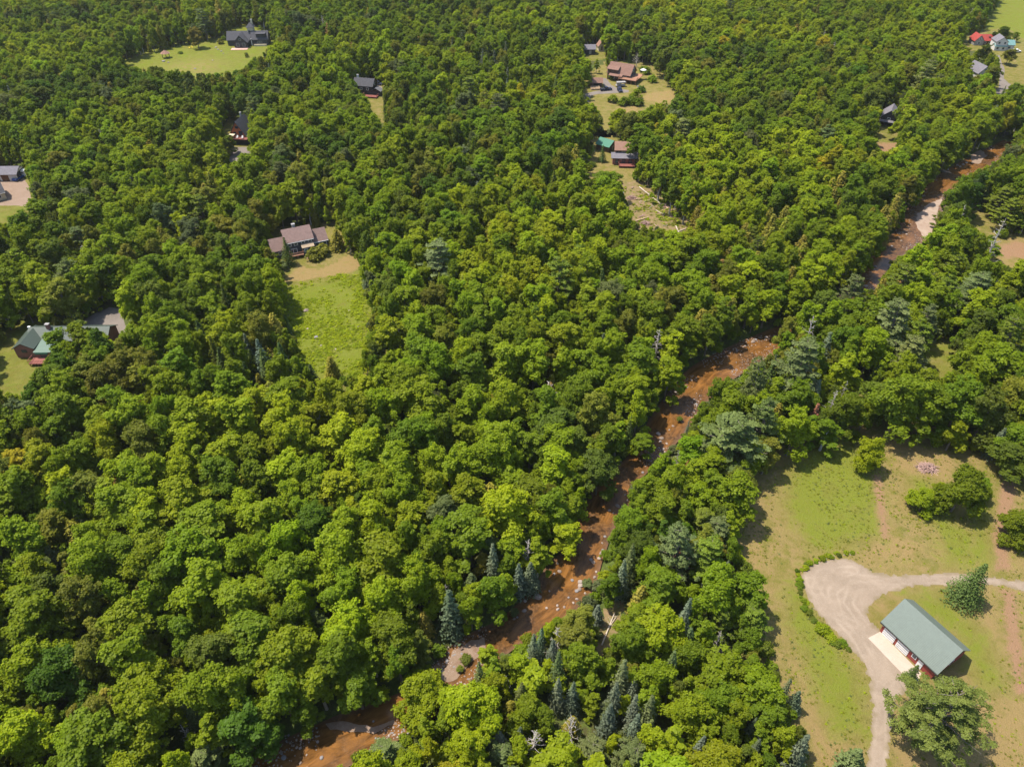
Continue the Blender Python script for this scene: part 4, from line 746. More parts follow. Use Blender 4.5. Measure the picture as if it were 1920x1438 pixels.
for k in PR:
    ps = [p for p in plants if p['k'] == k]; vis = sorted([p for p in ps if p['in'] and (p['s'] > 1.5)], key=lambda p: -p['s'])[:LIMIT[k]]; ids = set(id(p) for p in vis)
    rest = [p for p in ps if id(p) not in ids]; tot[k] = (len(ps), len(vis))
    for p in vis: place_single(p)
    if rest:
        for p in rest: pr = PR[k][p['p']]; p['sc'] = (p['r'] / pr.R, p['r'] / pr.R, p['h'] / pr.H)
        nmz = {'broadleaf': 'broadleaf_forest', 'spruce': 'spruce_forest', 'pine': 'pine_forest', 'cedar': 'cedar_forest', 'dead': 'dead_wood_forest', 'red': 'withered_forest', 'shrub': 'undergrowth'}[k]
        scatter(nmz, PR[k], rest, {'broadleaf': 'dense far green broadleaf forest filling the rest of the valley', 'spruce': 'scattered far dark spruces beyond the single ones', 'pine': 'far feathery pines rising from the wood', 'cedar': 'far bronze green cedars mixed into the wood',
             'dead': 'far bare grey dead trees mixed into the wood', 'red': 'far withered rusty conifers mixed into the wood', 'shrub': 'low green undergrowth along the river banks and clearings'}[k], 'undergrowth' if k == 'shrub' else 'forest')
print("PLANTS", tot)

# low weeds on the field and grass tufts on the meadow
def tuft(seed, n=26, s=.16, R_=.45, h=.22):
    r = np.random.default_rng(seed); P = r.normal(size=(n, 3)) * [R_ * .5, R_ * .5, .0] + np.stack([np.zeros(n), np.zeros(n), r.random(n) * h], 1); Nn = norm(r.normal(size=(n, 3)) * .3 + [0, 0, .8])
    V_, F_ = leaf_quads(P, Nn, s, s * .7, r); return mesh("tuft", V_, F_, [M['leaf']], attrs={'var': ('FACE', r.random(n))})
tf = [tuft(1), tuft(2, 30, .2, .6, .3), tuft(3, 20, .14, .35, .18)]
def weeds(name, poly, n, label, pal, smin, smax, clus=6, grow=0):
    P = gp(poly); x = rng.uniform(P[:, 0].min(), min(P[:, 0].max(), 128), n); y = rng.uniform(max(P[:, 1].min(), 38), P[:, 1].max(), n)
    k = (sdist(x, y, P) < grow) & (vnoise(x, y, clus, 77) + rng.normal(size=n) * .2 > .5)
    u, v, _z = proj(x, y, 0)
    for q in (DRIVE, [(1620, 1120), (1700, 1100), (1830, 1220), (1740, 1300), (1620, 1200)]): k &= ~inpoly(u, v, q)
    it = []
    for X_, Y_ in zip(x[k], y[k]):
        s_ = rng.uniform(smin, smax); c = np.array(PAL[pal[rng.integers(len(pal))]]) * rng.uniform(.8, 1.3); it.append(dict(x=X_, y=Y_, z=.03, p=int(rng.integers(3)), rz=rng.uniform(0, 6.28), sc=(s_, s_, s_), c=tuple(c)))
    scatter(name, tf, it, label, 'weeds')
weeds("field_weeds", [(540, 545), (600, 532), (690, 515), (690, 690), (600, 700), (565, 665)], 6000, 'low leafy weeds covering the sloping field', ['lime green', 'yellow-green', 'lime green', 'yellow-green', 'fresh green'], .5, 1.3, 5, 3)
weeds("meadow_weeds", MEADOW, 16000, 'short grass tufts spread over the big meadow', ['lime green', 'olive green', 'olive green', 'pale olive'], .2, .5, 7)
weeds("clearing_brush", OPEN['logged'], 900, 'low green regrowth among the cut logs', ['olive green', 'fresh green', 'yellow-green'], .6, 1.6, 5)

# ---------------------------------------------------------------- buildings
class MB:
    def __init__(s): s.V = []; s.F = []
    def box(s, c, d, rz=0.0):
        x, y, z = (v / 2 for v in d); o = len(s.V); ca, sa = math.cos(rz), math.sin(rz)
        for k in (-1, 1):
            for i, j in ((-1, -1), (1, -1), (1, 1), (-1, 1)): a, b = i * x, j * y; s.V.append((c[0] + a * ca - b * sa, c[1] + a * sa + b * ca, c[2] + k * z))
        s.F += [[o + 3, o + 2, o + 1, o], [o + 4, o + 5, o + 6, o + 7]] + [[o + i, o + (i + 1) % 4, o + 4 + (i + 1) % 4, o + 4 + i] for i in range(4)]; return s
    def prism(s, prof, t0, t1, fn):
        """prof: counter-clockwise (a,b) outline, extruded from t0 to t1; fn(t,a,b)->xyz"""
        o = len(s.V); n = len(prof)
        for t in (t0, t1): s.V += [fn(t, a, b) for a, b in prof]
        s.F += [[o + i for i in range(n)][::-1], [o + n + i for i in range(n)]] + [[o + i, o + (i + 1) % n, o + n + (i + 1) % n, o + n + i] for i in range(n)]; return s
    def tube(s, pts, rr, n=6):
        v, f = tube(pts, rr if hasattr(rr, '__len__') else [rr] * len(pts), n); o = len(s.V); s.V += [tuple(q) for q in v]; s.F += [[int(k) + o for k in q] for q in f]
        s.F += [[o + k for k in range(n)], [o + len(v) - n + k for k in range(n)][::-1]]; return s
    def build(s, name, m, parent=None):
        import bmesh
        me = mesh(name, np.array(s.V, float), s.F, [M[m] if isinstance(m, str) else m]); b = bmesh.new(); b.from_mesh(me); bmesh.ops.recalc_face_normals(b, faces=b.faces); b.to_mesh(me); b.free()
        return link(name, me, parent)
def m_roof(name, col, rough=.9, metal=False, var=.18):
    col = tuple(v * .85 for v in col)
    m = mat(name); n = N(m); f = n.noise(1.2, 5, .7, vec=n.objc()); f2 = n.noise(7, 3, .7, vec=n.objc())
    c = n.mix(n.ramp(f, .3, .7), tuple(v * (1 - var) for v in col), tuple(v * (1 + var) for v in col)); c = n.mix(n.ramp(f2, .35, .7, 0, .3), c, tuple(v * .6 for v in col))
    wv = n.n("ShaderNodeTexWave"); wv.inputs['Scale'].default_value = 1.1 if metal else 2.2; n.l(n.objc(), wv.inputs[0]); wv.bands_direction = 'X' if metal else 'Z'
    n.bsdf(c, rough, .3 if metal else .15, wv.outputs[1], .25, .05); return m
for k, v in {'r_green': (.150, .180, .148), 'r_green2': (.065, .085, .065), 'r_greenlt': (.13, .19, .14), 'r_kelly': (.03, .17, .10), 'r_red': (.36, .055, .04), 'r_teal': (.16, .30, .28)}.items(): M[k] = m_roof(k[2:] + "_metal_roof", v, .5, True, .08)
for k, v in {'s_mauve': (.25, .165, .14), 's_char': (.085, .082, .088), 's_grey': (.17, .165, .17), 's_brown': (.24, .135, .10), 's_pink': (.30, .17, .12), 's_tan': (.36, .27, .18), 's_lgrey': (.19, .175, .19)}.items(): M[k] = m_roof(k[2:] + "_shingles", v)
for k, v in {'w_red': (.30, .065, .05), 'w_slate': (.055, .062, .075), 'w_brown': (.11, .065, .045), 'w_redbrown': (.50, .15, .06), 'w_white': (.66, .63, .58), 'w_cream': (.58, .49, .33), 'w_dark': (.045, .045, .05), 'w_brick': (.30, .13, .10), 'w_grey': (.3, .28, .26),
             'white': (.82, .81, .78), 'black': (.02, .02, .022), 'fascia': (.05, .045, .04), 'deck': (.34, .17, .10), 'deckred': (.25, .085, .065), 'chimney': (.36, .33, .30), 'door_brown': (.16, .075, .035), 'yellow': (.75, .60, .05),
             'rock': (.25, .19, .15), 'rocklt': (.34, .27, .22), 'rockgrey': (.22, .20, .19), 'log': (.52, .36, .22), 'logpale': (.5, .41, .31), 'car_blue': (.012, .02, .05), 'car_white': (.75, .75, .73), 'car_royal': (.02, .07, .30), 'tyre': (.02, .02, .02), 'canvas': (.6, .59, .56), 'brushwood': (.42, .27, .22), 'patio': (.55, .33, .26), 'flower': (.5, .06, .1)}.items():
    M[k] = plain(k.replace('w_', 'siding_'), v, .75, .14, 1.2)
for k, v in {'glass': (.05, .07, .085), 'glassblue': (.10, .19, .23), 'glassdark': (.015, .02, .025)}.items(): M[k] = plain(k + "_pane", v, .12, .05, 1, .6)
def wing(root, cx, cy, L, W, hw, hr, wall, roof, rot=0, ov=.45, z0=0, rname='roof', wname='wall', gov=.4):
    ca, sa = math.cos(R(rot)), math.sin(R(rot)); fn = lambda t, a, b: (cx + t * ca - a * sa, cy + t * sa + a * ca, b)
    h = W / 2; MB().prism([(-h, z0), (h, z0), (h, hw), (0, hr - .04), (-h, hw)], -L / 2, L / 2, fn).build(wname, wall, root)
    s_ = (hr - hw) / h; e = h + ov; ze = hr - s_ * e; th = .16
    r_ = MB().prism([(-e, ze), (0, hr), (e, ze), (e, ze + th), (0, hr + th * 1.25), (-e, ze + th)], -L / 2 - gov, L / 2 + gov, fn).build(rname, roof, root); return r_
def opening(root, c, w_, h_, face, kind='window', frame='white', pane='glass', mull=1):
    """face: outward direction angle in degrees in the house's own axes"""
    a = R(face + 90); f = MB().box(c, (w_, .16, h_), a).build(kind, frame, root)
    ux, uy = math.cos(a), math.sin(a); nx_, ny_ = math.cos(R(face)), math.sin(R(face)); p = MB(); ww = (w_ - .14 * (mull + 1)) / mull
    if pane:
        for i in range(mull): o = -w_ / 2 + .14 + ww / 2 + i * (ww + .14); p.box((c[0] + ux * o + nx_ * .07, c[1] + uy * o + ny_ * .07, c[2]), (ww, .06, h_ - .26), a)
        p.build('pane', pane, f)
    return f
def deck(root, x0, x1, y0, y1, z, m='deck', rail=True, sides='fls', th=.25):
    d = MB().box(((x0 + x1) / 2, (y0 + y1) / 2, z - th / 2), (x1 - x0, y1 - y0, th)).build('deck', m, root); p = MB()
    for x in np.linspace(x0 + .15, x1 - .15, max(2, int((x1 - x0) / 2) + 1)): p.box((x, y0 + .15, (z - th) / 2 - .004), (.16, .16, z - th))
    p.build('deck_posts', m, root)
    if rail:
        r = MB(); segs = [((x0, y0), (x1, y0))] + ([((x0, y0), (x0, y1))] if 'l' in sides else []) + ([((x1, y0), (x1, y1))] if 's' in sides else [])
        for (a, b), (c, d2) in segs:
            L = math.hypot(c - a, d2 - b); n = int(L / .45) + 1; ang = math.atan2(d2 - b, c - a); r.box(((a + c) / 2, (b + d2) / 2, z + .98), (L, .09, .07), ang)
            for i in range(n + 1): r.box((a + (c - a) * i / n, b + (d2 - b) * i / n, z + .47), (.06, .06, .94))
        r.build('railing', m, root)
def chimney(root, x, y, z0, z1, m='chimney', s=.8):
    c = MB().box((x, y, (z0 + z1) / 2), (s, s * .8, z1 - z0)).build('chimney', m, root); MB().box((x, y, z1 + .06), (s * 1.25, s * 1.05, .12)).build('chimney_cap', 'w_grey', c)
def gutter(root, x0, x1, y, z): MB().box(((x0 + x1) / 2, y, z), (x1 - x0, .12, .14)).build('gutter', 'white', root)
def at(px_, py_, dz=0): x, y = g(px_, py_, 0); return (x, y, dz)

# red three-bay garage with the green roof
t = tag(empty("garage", (73.1, 70.45, 0), R(-60.3)), "red garage with pale green metal roof and two white doors beside gravel driveway", "garage")
wing(t, 0, 0, 10.6, 8.3, 2.75, 6.3, 'w_red', 'r_green', ov=.32, gov=.5)
MB().box((0, -4.52, 2.42), (11.6, .06, .2)).build('fascia', 'fascia', t)
for x in (-3.6, -.8):
    d_ = opening(t, (x, -4.17, 1.2), 2.35, 2.3, -90, 'garage_door', 'white', None); q = MB()
    for zz in (.5, 1.0, 1.5, 2.0): q.box((x, -4.265, zz), (2.2, .03, .05))
    q.build('door_rail', 'w_grey', d_)
opening(t, (1.45, -4.17, 1.6), .9, 1.0, -90); dd = opening(t, (2.75, -4.17, 1.05), .95, 2.05, -90, 'door', 'white', None); MB().box((3.05, -4.28, 1.0), (.07, .06, .12)).build('handle', 'black', dd)
opening(t, (5.32, .5, 1.6), 1.0, 1.0, 0, frame='white'); MB().box((-2.2, -4.23, 2.62), (.2, .16, .2)).build('wall_lamp', 'white', t); MB().box((-5.15, -4.23, 2.1), (.2, .16, .3)).build('wall_lamp', 'white', t)
MB().prism([(-4.1, 2.78), (4.1, 2.78), (0, 6.1)], 5.31, 5.35, lambda t_, a, b: (t_, a, b)).build('gable_shade', 'w_dark', t)  # dark sheet paints the shade on the gable turned from the sun

# long brown-roofed house above the field
t = tag(empty("house", (-69.3, 211.0, 0), R(25)), "long slate-blue house with mauve brown shingle roofs at top of the weedy field", "house")
wing(t, 0, 0, 8.4, 7.2, 5.3, 7.9, 'w_slate', 's_mauve'); wing(t, -6.6, .3, 4.7, 6.2, 2.9, 5.4, 'w_slate', 's_mauve', gov=.2); wing(t, 6.65, .6, 4.8, 6.0, 3.1, 5.7, 'w_slate', 's_mauve', gov=.2)
gutter(t, -4.5, 4.5, -4.1, 4.95); gutter(t, 4.4, 9.2, -2.95, 2.85)
for x in (-3.3, -1.3, 1.0, 3.2): opening(t, (x, -3.62, 4.3), 1.2, 1.25, -90)
for x in (5.6, 7.9): opening(t, (x, -2.42, 1.8), 1.3, 1.4, -90)
opening(t, (-2.5, -3.62, 1.9), 2.6, 1.6, -90, mull=2, kind='sunroom_window'); opening(t, (-6.6, -2.82, 1.6), 1.0, 1.1, -90)
MB().box((2.1, -4.6, 1.65), (3.4, 2.0, 3.3)).build('bay', 'w_slate', t); MB().prism([(-5.95, 3.3), (-3.65, 3.34), (-3.65, 4.0), (-5.95, 3.45)], .1, 4.1, lambda t_, a, b: (t_, a, b)).build('porch_roof', 's_tan', t)
opening(t, (1.3, -5.62, 2.3), 1.2, 1.2, -90, pane='glassblue'); opening(t, (2.9, -5.62, 1.1), 1.5, 2.1, -90, 'patio_door', pane='glassblue', mull=2)
deck(t, -3.8, .3, -5.7, -3.62, 1.2, 'deck'); chimney(t, -.4, .7, 6.5, 8.9, s=.9); MB().box((1.9, -6.4, .06), (2.4, 1.4, .12)).build('patio', 'patio', t)

# green-roofed house at the left edge
t = tag(empty("house", (-119.5, 161.0, 0), R(1)), "red-brown house with dark green roof and red deck near left edge", "house")
wing(t, 0, 0, 21, 6.4, 2.9, 4.7, 'w_brick', 'r_green2'); wing(t, -9.6, -3.2, 8.0, 5.0, 3.2, 4.6, 'w_brick', 'r_green2', 90, wname='wall', gov=.3)
MB().prism([(-8.4, 2.5), (-3.3, 2.95), (-3.3, 3.1), (-8.4, 2.65)], -6.7, -2.2, lambda t_, a, b: (t_, a, b)).build('porch_roof', 'r_greenlt', t); MB().box((-4.4, -5.7, 1.24), (4.0, 4.9, 2.48)).build('porch_wall', 'w_brick', t)
MB().box((-4.5, -8.6, 2.3), (3.4, .1, .5)).build('awning', 'r_kelly', t)
opening(t, (-9.6, -7.22, 2.2), 1.4, .9, -90, frame='w_dark', mull=2); opening(t, (-4.4, -8.17, 1.2), 1.6, 1.9, -90, 'patio_door', 'w_dark', mull=2)
deck(t, -7.2, -2.6, -11.0, -8.3, .9, 'deckred'); chimney(t, -5.4, -.3, 3.8, 6.0, 'w_brick', .9); MB().box((-11.2, .6, 4.5), (.7, .5, .3)).build('roof_vent', 'white', t)
MB().prism([(-3.0, 2.5), (-1.2, 2.5), (-1.2, 2.7), (-3.0, 2.7)], 6.5, 10.2, lambda t_, a, b: (t_, a - 1.9, b)).build('entry_roof', 'w_brick', t)

# A-frame cabin
t = tag(empty("cabin", (-113.6, 304.5, 0), R(82)), "steep red-brown A-frame cabin with grey roof and raised deck over a small parking pad", "cabin")
wing(t, 0, 0, 8.5, 7.4, 3.0, 8.8, 'w_redbrown', 's_char', ov=.9, gov=.7)
opening(t, (-4.27, -1.3, 4.0), 1.6, 1.9, 180, 'patio_door', 'w_dark', mull=2); opening(t, (-4.27, 1.3, 3.9), 1.2, 1.2, 180, frame='w_dark'); opening(t, (-4.27, 0, 6.4), 1.4, 1.0, 180, frame='w_brown', pane='glass')
MB().box((-5.8, -.8, 2.55), (3.0, 8.0, .25)).build('deck', 'deckred', t); q = MB()
for y in np.linspace(-4.7, 3.1, 14): q.box((-7.25, y, 3.1), (.07, .07, .9))
q.box((-7.25, -.8, 3.6), (.1, 8, .08)); q.build('railing', 'deckred', t); MB().box((-5.2, -.8, 1.2), (1.6, 7.4, 2.4)).build('basement_shade', 'w_dark', t)  # dark block paints the shade of the opening below the deck
MB().box((-5.9, 2.0, 3.9), (2.2, 2.4, .08)).build('awning', 'w_cream', t); chimney(t, 3.0, .8, 7.5, 10.0, s=.7)

# hilltop house beyond the upper lawn
t = tag(empty("house", (-149.5, 444.0, 0), R(4)), "charcoal-roofed house with small central tower and pink patio at the upper lawn", "house")
wing(t, -5.2, 1.2, 12.5, 8.0, 3.2, 6.6, 'w_dark', 's_char'); wing(t, -3.2, -3.0, 9.0, 7.2, 3.0, 6.4, 'w_dark', 's_char', 90); wing(t, 6.6, .4, 9.0, 7.4, 3.4, 6.8, 'w_slate', 's_char')
MB().box((7.4, -1.6, 5.2), (5.0, 2.6, 1.7)).build('dormer', 'w_dark', t); MB().box((7.4, -1.7, 6.12), (5.6, 3.2, .14)).build('dormer_roof', 's_char', t)
MB().box((1.6, 2.4, 4.3), (3.4, 3.4, 8.6)).build('tower', 'w_cream', t)
tw = MB(); tw.V = [(-.7, .1, 8.6), (3.9, .1, 8.6), (3.9, 4.7, 8.6), (-.7, 4.7, 8.6), (1.6, 2.4, 11.0)]; tw.F = [[3, 2, 1, 0], [0, 1, 4], [1, 2, 4], [2, 3, 4], [3, 0, 4]]; tw.build('tower_roof', 's_char', t); chimney(t, 2.6, 3.0, 9, 12.2, 'w_cream', .9)
for x in (-4.8, -1.6): opening(t, (x, -7.52, 1.7), 1.7, 1.9, -90, frame='w_grey')
opening(t, (-3.2, -7.52, 4.4), 1.3, 1.0, -90, frame='w_grey'); opening(t, (.9, .68, 6.6), .9, .9, -90, frame='w_dark'); opening(t, (6.5, -3.32, 1.8), 2.6, 1.0, -90, frame='w_grey', mull=2); MB().box((2.0, -3.4, 2.0), (.5, .3, 3.6)).build('downpipe_panel', 'w_white', t)
MB().box((-3.8, -9.6, .1), (9, 3.8, .2)).build('patio', 'patio', t); MB().box((6.8, -4.6, .5), (7.0, .6, 1.0)).build('planter', 'w_cream', t)

# dark cottage
t = tag(empty("house", (-70.5, 361.5, 0), R(-12)), "dark green-grey cottage with slate roof and small red deck in a forest gap", "house")
wing(t, 0, 0, 9.5, 6.6, 4.6, 7.0, 'w_dark', 's_char'); wing(t, 6.2, -1.4, 3.2, 4.4, 2.4, 3.6, 'w_dark', 's_grey', 90); opening(t, (4.77, .2, 4.6), 1.1, 1.0, 0); opening(t, (4.77, -2.0, 1.6), 1.1, 1.2, 0); opening(t, (-1, -3.32, 3.2), 1.2, 1.2, -90); opening(t, (2.2, -3.32, 3.2), 1.2, 1.2, -90)
chimney(t, -3.6, .6, 6, 8.2, 'w_white', .8); deck(t, .5, 7.6, -6.6, -3.6, .7, 'deckred')

# brown house on the knoll with glazed gable
t = tag(empty("house", (55.5, 384.0, 0), R(-28)), "brown-roofed house with glazed gable and orange wood deck on the knoll", "house")
wing(t, 0, 0, 12, 8.4, 3.6, 7.2, 'w_brown', 's_brown', ov=.7); wing(t, -3.2, -2.6, 5.4, 4.4, 5.2, 6.0, 'w_brown', 's_brown'); MB().prism([(-6.9, 2.6), (-3.9, 3.5), (-3.9, 3.65), (-6.9, 2.75)], -4.5, 2.5, lambda t_, a, b: (t_, a, b)).build('porch_roof', 's_brown', t)
for y in (-2.4, 0, 2.4): opening(t, (6.02, y, 2.0), 1.8, 2.4, 0, frame='w_brown', pane='glassblue')
opening(t, (6.02, 0, 4.7), 2.6, 1.8, 0, frame='w_white', pane='glassblue', mull=2); opening(t, (3.4, -4.22, 1.9), 2.4, 1.8, -90, frame='w_brown', pane='glassblue', mull=2); opening(t, (-2.5, -4.83, 1.4), 1.1, 1.6, -90)
deck(t, 1.0, 10.4, -7.6, -4.3, 2.2, 'deck'); MB().box((8.3, -.2, 2.07), (4.2, 8.2, .26)).build('side_deck', 'deck', t)
t = tag(empty("patio_umbrella", (66.0, 382.3, 2.2), 0), "white patio umbrella on the wooden deck of the knoll house", "umbrella")
MB().tube([(0, 0, 0), (0, 0, 2.6)], .05).build('pole', 'w_grey', t); q = MB(); q.V = [(0, 0, 3.1)] + [(1.6 * math.cos(i * math.pi / 4), 1.6 * math.sin(i * math.pi / 4), 2.35) for i in range(8)] + [(0, 0, 2.9)]; q.F = [[0, 1 + i, 1 + (i + 1) % 8] for i in range(8)] + [[9, 1 + (i + 1) % 8, 1 + i] for i in range(8)]; q.build('canopy', 'canvas', t)
t = tag(empty("shed", at(1118, 161), R(-2)), "small brown shed with reddish roof and dark open front left of knoll house", "shed")
wing(t, 0, 0, 5.4, 4.6, 2.3, 3.7, 'w_brown', 's_brown', ov=.5); opening(t, (.3, -2.32, 1.1), 3.6, 2.0, -90, 'open_front_shade', 'w_dark', 'black')  # black panel paints the shade inside the open front
# green-roofed cabin and brown cabin with porch
t = tag(empty("cabin", at(1137, 279), R(-38)), "small wooden cabin with kelly green metal roof in the trees", "cabin")
wing(t, 0, 0, 6.0, 6.4, 2.5, 4.0, 'w_brown', 'r_kelly', ov=.5); opening(t, (0, -3.22, 1.4), 1.2, 1.0, -90, frame='w_cream'); opening(t, (3.02, 0, 1.1), 1.0, 2.0, 0, 'door', 'w_cream', None)
t = tag(empty("cabin", at(1167, 299), R(-3)), "brown cabin with salmon upper roof, grey porch roof and red deck", "cabin")
wing(t, 0, .4, 6.6, 6.0, 5.0, 7.0, 'w_brown', 's_pink'); MB().prism([(-6.0, 2.7), (-2.65, 3.8), (-2.65, 3.95), (-6.0, 2.85)], -5.0, 5.6, lambda t_, a, b: (t_, a, b)).build('porch_roof', 's_lgrey', t); MB().box((0, -4.0, 1.3), (8.6, 2.6, 2.6)).build('porch_wall', 'w_brick', t)
for x in (-2.6, 0, 2.6): opening(t, (x, -5.32, 1.4), 1.4, 1.5, -90, frame='w_dark')
opening(t, (0, -2.63, 4.5), 1.6, .8, -90, frame='w_cream'); deck(t, -2.0, 4.2, -8.6, -5.4, .8, 'deckred')
# grey house, farm, cottage
t = tag(empty("house", at(1665, 229), R(62)), "weathered grey house with steep roof above a small grassy gap right of centre", "house")
wing(t, 0, 0, 9.5, 6.2, 3.6, 6.4, 'w_dark', 's_lgrey'); MB().prism([(-3.6, 2.2), (3.6, 2.2), (3.6, 2.35), (-3.6, 2.35)], -7.6, -4.8, lambda t_, a, b: (t_, a, b)).build('porch_roof', 's_lgrey', t); wing(t, -1.0, -4.4, 4.2, 3.0, 2.2, 3.2, 'w_dark', 's_lgrey'); opening(t, (-4.77, 0, 2.9), 1.4, 1.0, 180)
MB().tube([(-7.4, -3.4, 0), (-7.4, -3.4, 2.2)], .08).build('porch_post', 'w_grey', t); MB().tube([(-7.4, 3.4, 0), (-7.4, 3.4, 2.2)], .08).build('porch_post', 'w_grey', t)
t = tag(empty("farmhouse", at(1841, 82), R(-3), (.84, .84, .8)), "long farmhouse with bright red metal roof near top right corner", "farmhouse")
wing(t, 2.2, 0, 12.5, 7.0, 3.0, 6.0, 'w_brown', 'r_red'); wing(t, -4.8, -.8, 8.4, 6.0, 3.2, 6.6, 'w_grey', 'r_red', 90); opening(t, (-4.8, -5.02, 4.2), 1.2, 1.2, -90); opening(t, (-4.8, -5.02, 1.6), 1.6, 1.5, -90)
for x in (0, 3, 6): opening(t, (x, -3.52, 1.6), 1.3, 1.3, -90)
MB().box((2.6, -2.0, 5.2), (1.4, .9, .12)).build('skylight', 'w_dark', t); chimney(t, 5.6, .8, 5, 7.6, 'w_brick')
t = tag(empty("house", at(1869, 92), R(-8), (.82, .82, .8)), "tall white house with grey gable roof and teal side roof beside farm drive", "house")
wing(t, 0, 0, 9.0, 7.4, 5.8, 8.6, 'w_white', 's_lgrey', 90); wing(t, 6.3, .6, 6.0, 6.4, 3.6, 5.8, 'w_white', 'r_teal'); wing(t, 0, -2.6, 7.5, 4.4, 3.0, 4.2, 'w_white', 'r_teal')
for x in (-1.8, 1.8):
    opening(t, (x, -4.52, 5.0), 1.2, 1.3, -90, frame='w_grey'); opening(t, (x, -4.83, 1.6), 1.4, 1.4, -90, frame='w_grey')
opening(t, (6.3, -2.63, 1.8), 1.6, 1.4, -90, frame='w_grey', mull=2)
t = tag(empty("cottage", at(1835, 145), R(8)), "small white cottage with front gable and dark grey roof among trees", "cottage")
wing(t, 0, 2, 10.0, 6.6, 3.0, 6.0, 'w_white', 's_lgrey', 90); opening(t, (-1.4, -3.02, 1.8), 1.0, 1.3, -90, frame='w_grey'); opening(t, (1.4, -3.02, 1.3), 1.1, 2.1, -90, 'door', 'w_brown', None); opening(t, (0, -3.02, 4.3), .9, .9, -90, frame='w_grey')
# yard buildings at the left edge
t = tag(empty("garage", at(14, 337), R(2)), "white double garage with two brown doors and grey roof at left edge", "garage")
wing(t, -1.0, 1.8, 12.0, 6.4, 2.8, 4.4, 'w_white', 's_lgrey', ov=.5)
for x in (-3.2, .4): opening(t, (x, -1.42, 1.2), 2.7, 2.3, -90, 'garage_door', 'door_brown', None)
MB().box((5.03, 1.8, 1.5), (.04, 6.3, 2.9)).build('dark_side_panel', 'w_slate', t)  # thin dark panel covering the side wall
t = tag(empty("house", at(-28, 375), R(38)), "house corner with dark roof and cream wall cut by left edge", "house")
wing(t, 0, 0, 13.0, 9.0, 3.0, 5.8, 'w_cream', 's_char'); gutter(t, -6.5, 6.8, -5.0, 2.7)
for x in (-1, 2, 4.6): opening(t, (x, -4.52, 1.6), 1.2, 1.3, -90)
t = tag(empty("shed", at(1102, 101), R(3)), "dark shed with pale grey roof in a small forest gap above the knoll house", "shed"); wing(t, 0, 0, 7.5, 5.0, 3.0, 4.6, 'w_dark', 's_lgrey'); opening(t, (1.0, -2.52, 1.3), 1.2, 2.0, -90, 'door', 'w_grey', None)
t = tag(empty("hut", at(1126, 95), R(10)), "tiny tan hut with steep front gable at a forest edge", "hut"); wing(t, 0, 0, 4.0, 3.4, 3.0, 5.2, 'w_cream', 's_pink', 90); opening(t, (0, -2.02, 1.6), 1.0, 1.8, -90, 'door', 'w_brown', None)
t = tag(empty("gazebo", at(312, 109), 0), "open garden shelter with orange cone roof on the upper lawn", "gazebo")
for i in range(6): MB().tube([(2.0 * math.cos(i * 1.047), 2.0 * math.sin(i * 1.047), 0), (2.0 * math.cos(i * 1.047), 2.0 * math.sin(i * 1.047), 2.4)], .09).build('post', 'w_brown', t)
q = MB(); q.V = [(0, 0, 4.0)] + [(2.7 * math.cos(i * 1.047), 2.7 * math.sin(i * 1.047), 2.4) for i in range(6)]; q.F = [[0, 1 + i, 1 + (i + 1) % 6] for i in range(6)] + [[6, 5, 4, 3, 2, 1]]; q.build('roof', 's_pink', t); MB().tube([(0, 0, 4.0), (0, 0, 4.6)], [.2, .05]).build('finial', 's_pink', t)

# ---------------------------------------------------------------- vehicles and yard things
def vehicle(name, label, cat, loc, rz, paint, L=5.2, W=1.95, kind='pickup'):
    t = tag(empty(name, loc, rz), label, cat); fn = lambda t_, a, b: (a, t_, b); b = MB(); h = W / 2
    b.prism([(-L / 2, .42), (L / 2, .42), (L / 2, .85), (L / 2 - .15, 1.0), (L * .18, 1.08), (-L / 2, 1.08)], -h, h, fn); bo = b.build('body', paint, t)
    c0, c1 = ((-.12 * L, .2 * L) if kind == 'pickup' else (-.46 * L, .2 * L)); k = h - .12
    MB().prism([(c0, 1.083), (c1, 1.083), (c1 - .45, 1.68), (c0 + .25, 1.68)], -k + .06, k - .06, fn).build('windows', 'glassdark', t); MB().box(((c0 + c1) / 2 - .1, 0, 1.71), (c1 - c0 - .65, 2 * k - .1, .06)).build('cabin_roof', paint, t)
    if kind == 'pickup': MB().box((-L * .31, 0, 1.09), (L * .34, W - .35, .02)).build('cargo_bed', 'black', t)
    for x in (-L * .31, L * .31):
        for s_ in (-1, 1):
            w_ = MB().tube([(x, s_ * (h - .22), .37), (x, s_ * (h + .02), .37)], .37, 12).build('wheel', 'tyre', t); MB().tube([(x, s_ * (h + .02), .37), (x, s_ * (h + .04), .37)], .2, 10).build('rim', 'w_grey', w_)
    for s_ in (-.62, .62): MB().box((L / 2 + .01, s_, .78), (.06, .32, .16)).build('headlight', 'white', t); MB().box((-L / 2 - .01, s_ * 1.25, .85), (.06, .16, .3)).build('tail_light', 'deckred', t)
    return t
vehicle("pickup_truck", "dark navy pickup truck on the grey drive below the knoll house", "pickup truck", at(1136, 170, .04), R(15), 'car_blue', 5.8, 2.05)
t2 = vehicle("jeep", "dark off-road car parked in front of the orange deck", "car", at(1162, 172, .04), R(-82), 'car_blue', 4.4, 1.9, 'suv')
tr = tag(empty("utility_trailer", at(1163, 163, .04), R(6)), "utility trailer loaded with grey and white junk behind the dark off-road car", "trailer")
MB().box((0, 0, .75), (4.6, 2.2, .2)).build('trailer_bed', 'w_grey', tr); MB().box((-.8, .1, 1.4), (2.2, 1.8, 1.1)).build('cargo', 'w_grey', tr); MB().box((.2, 0, 2.25), (4.4, 2.1, .1)).build('canopy', 'w_grey', tr)
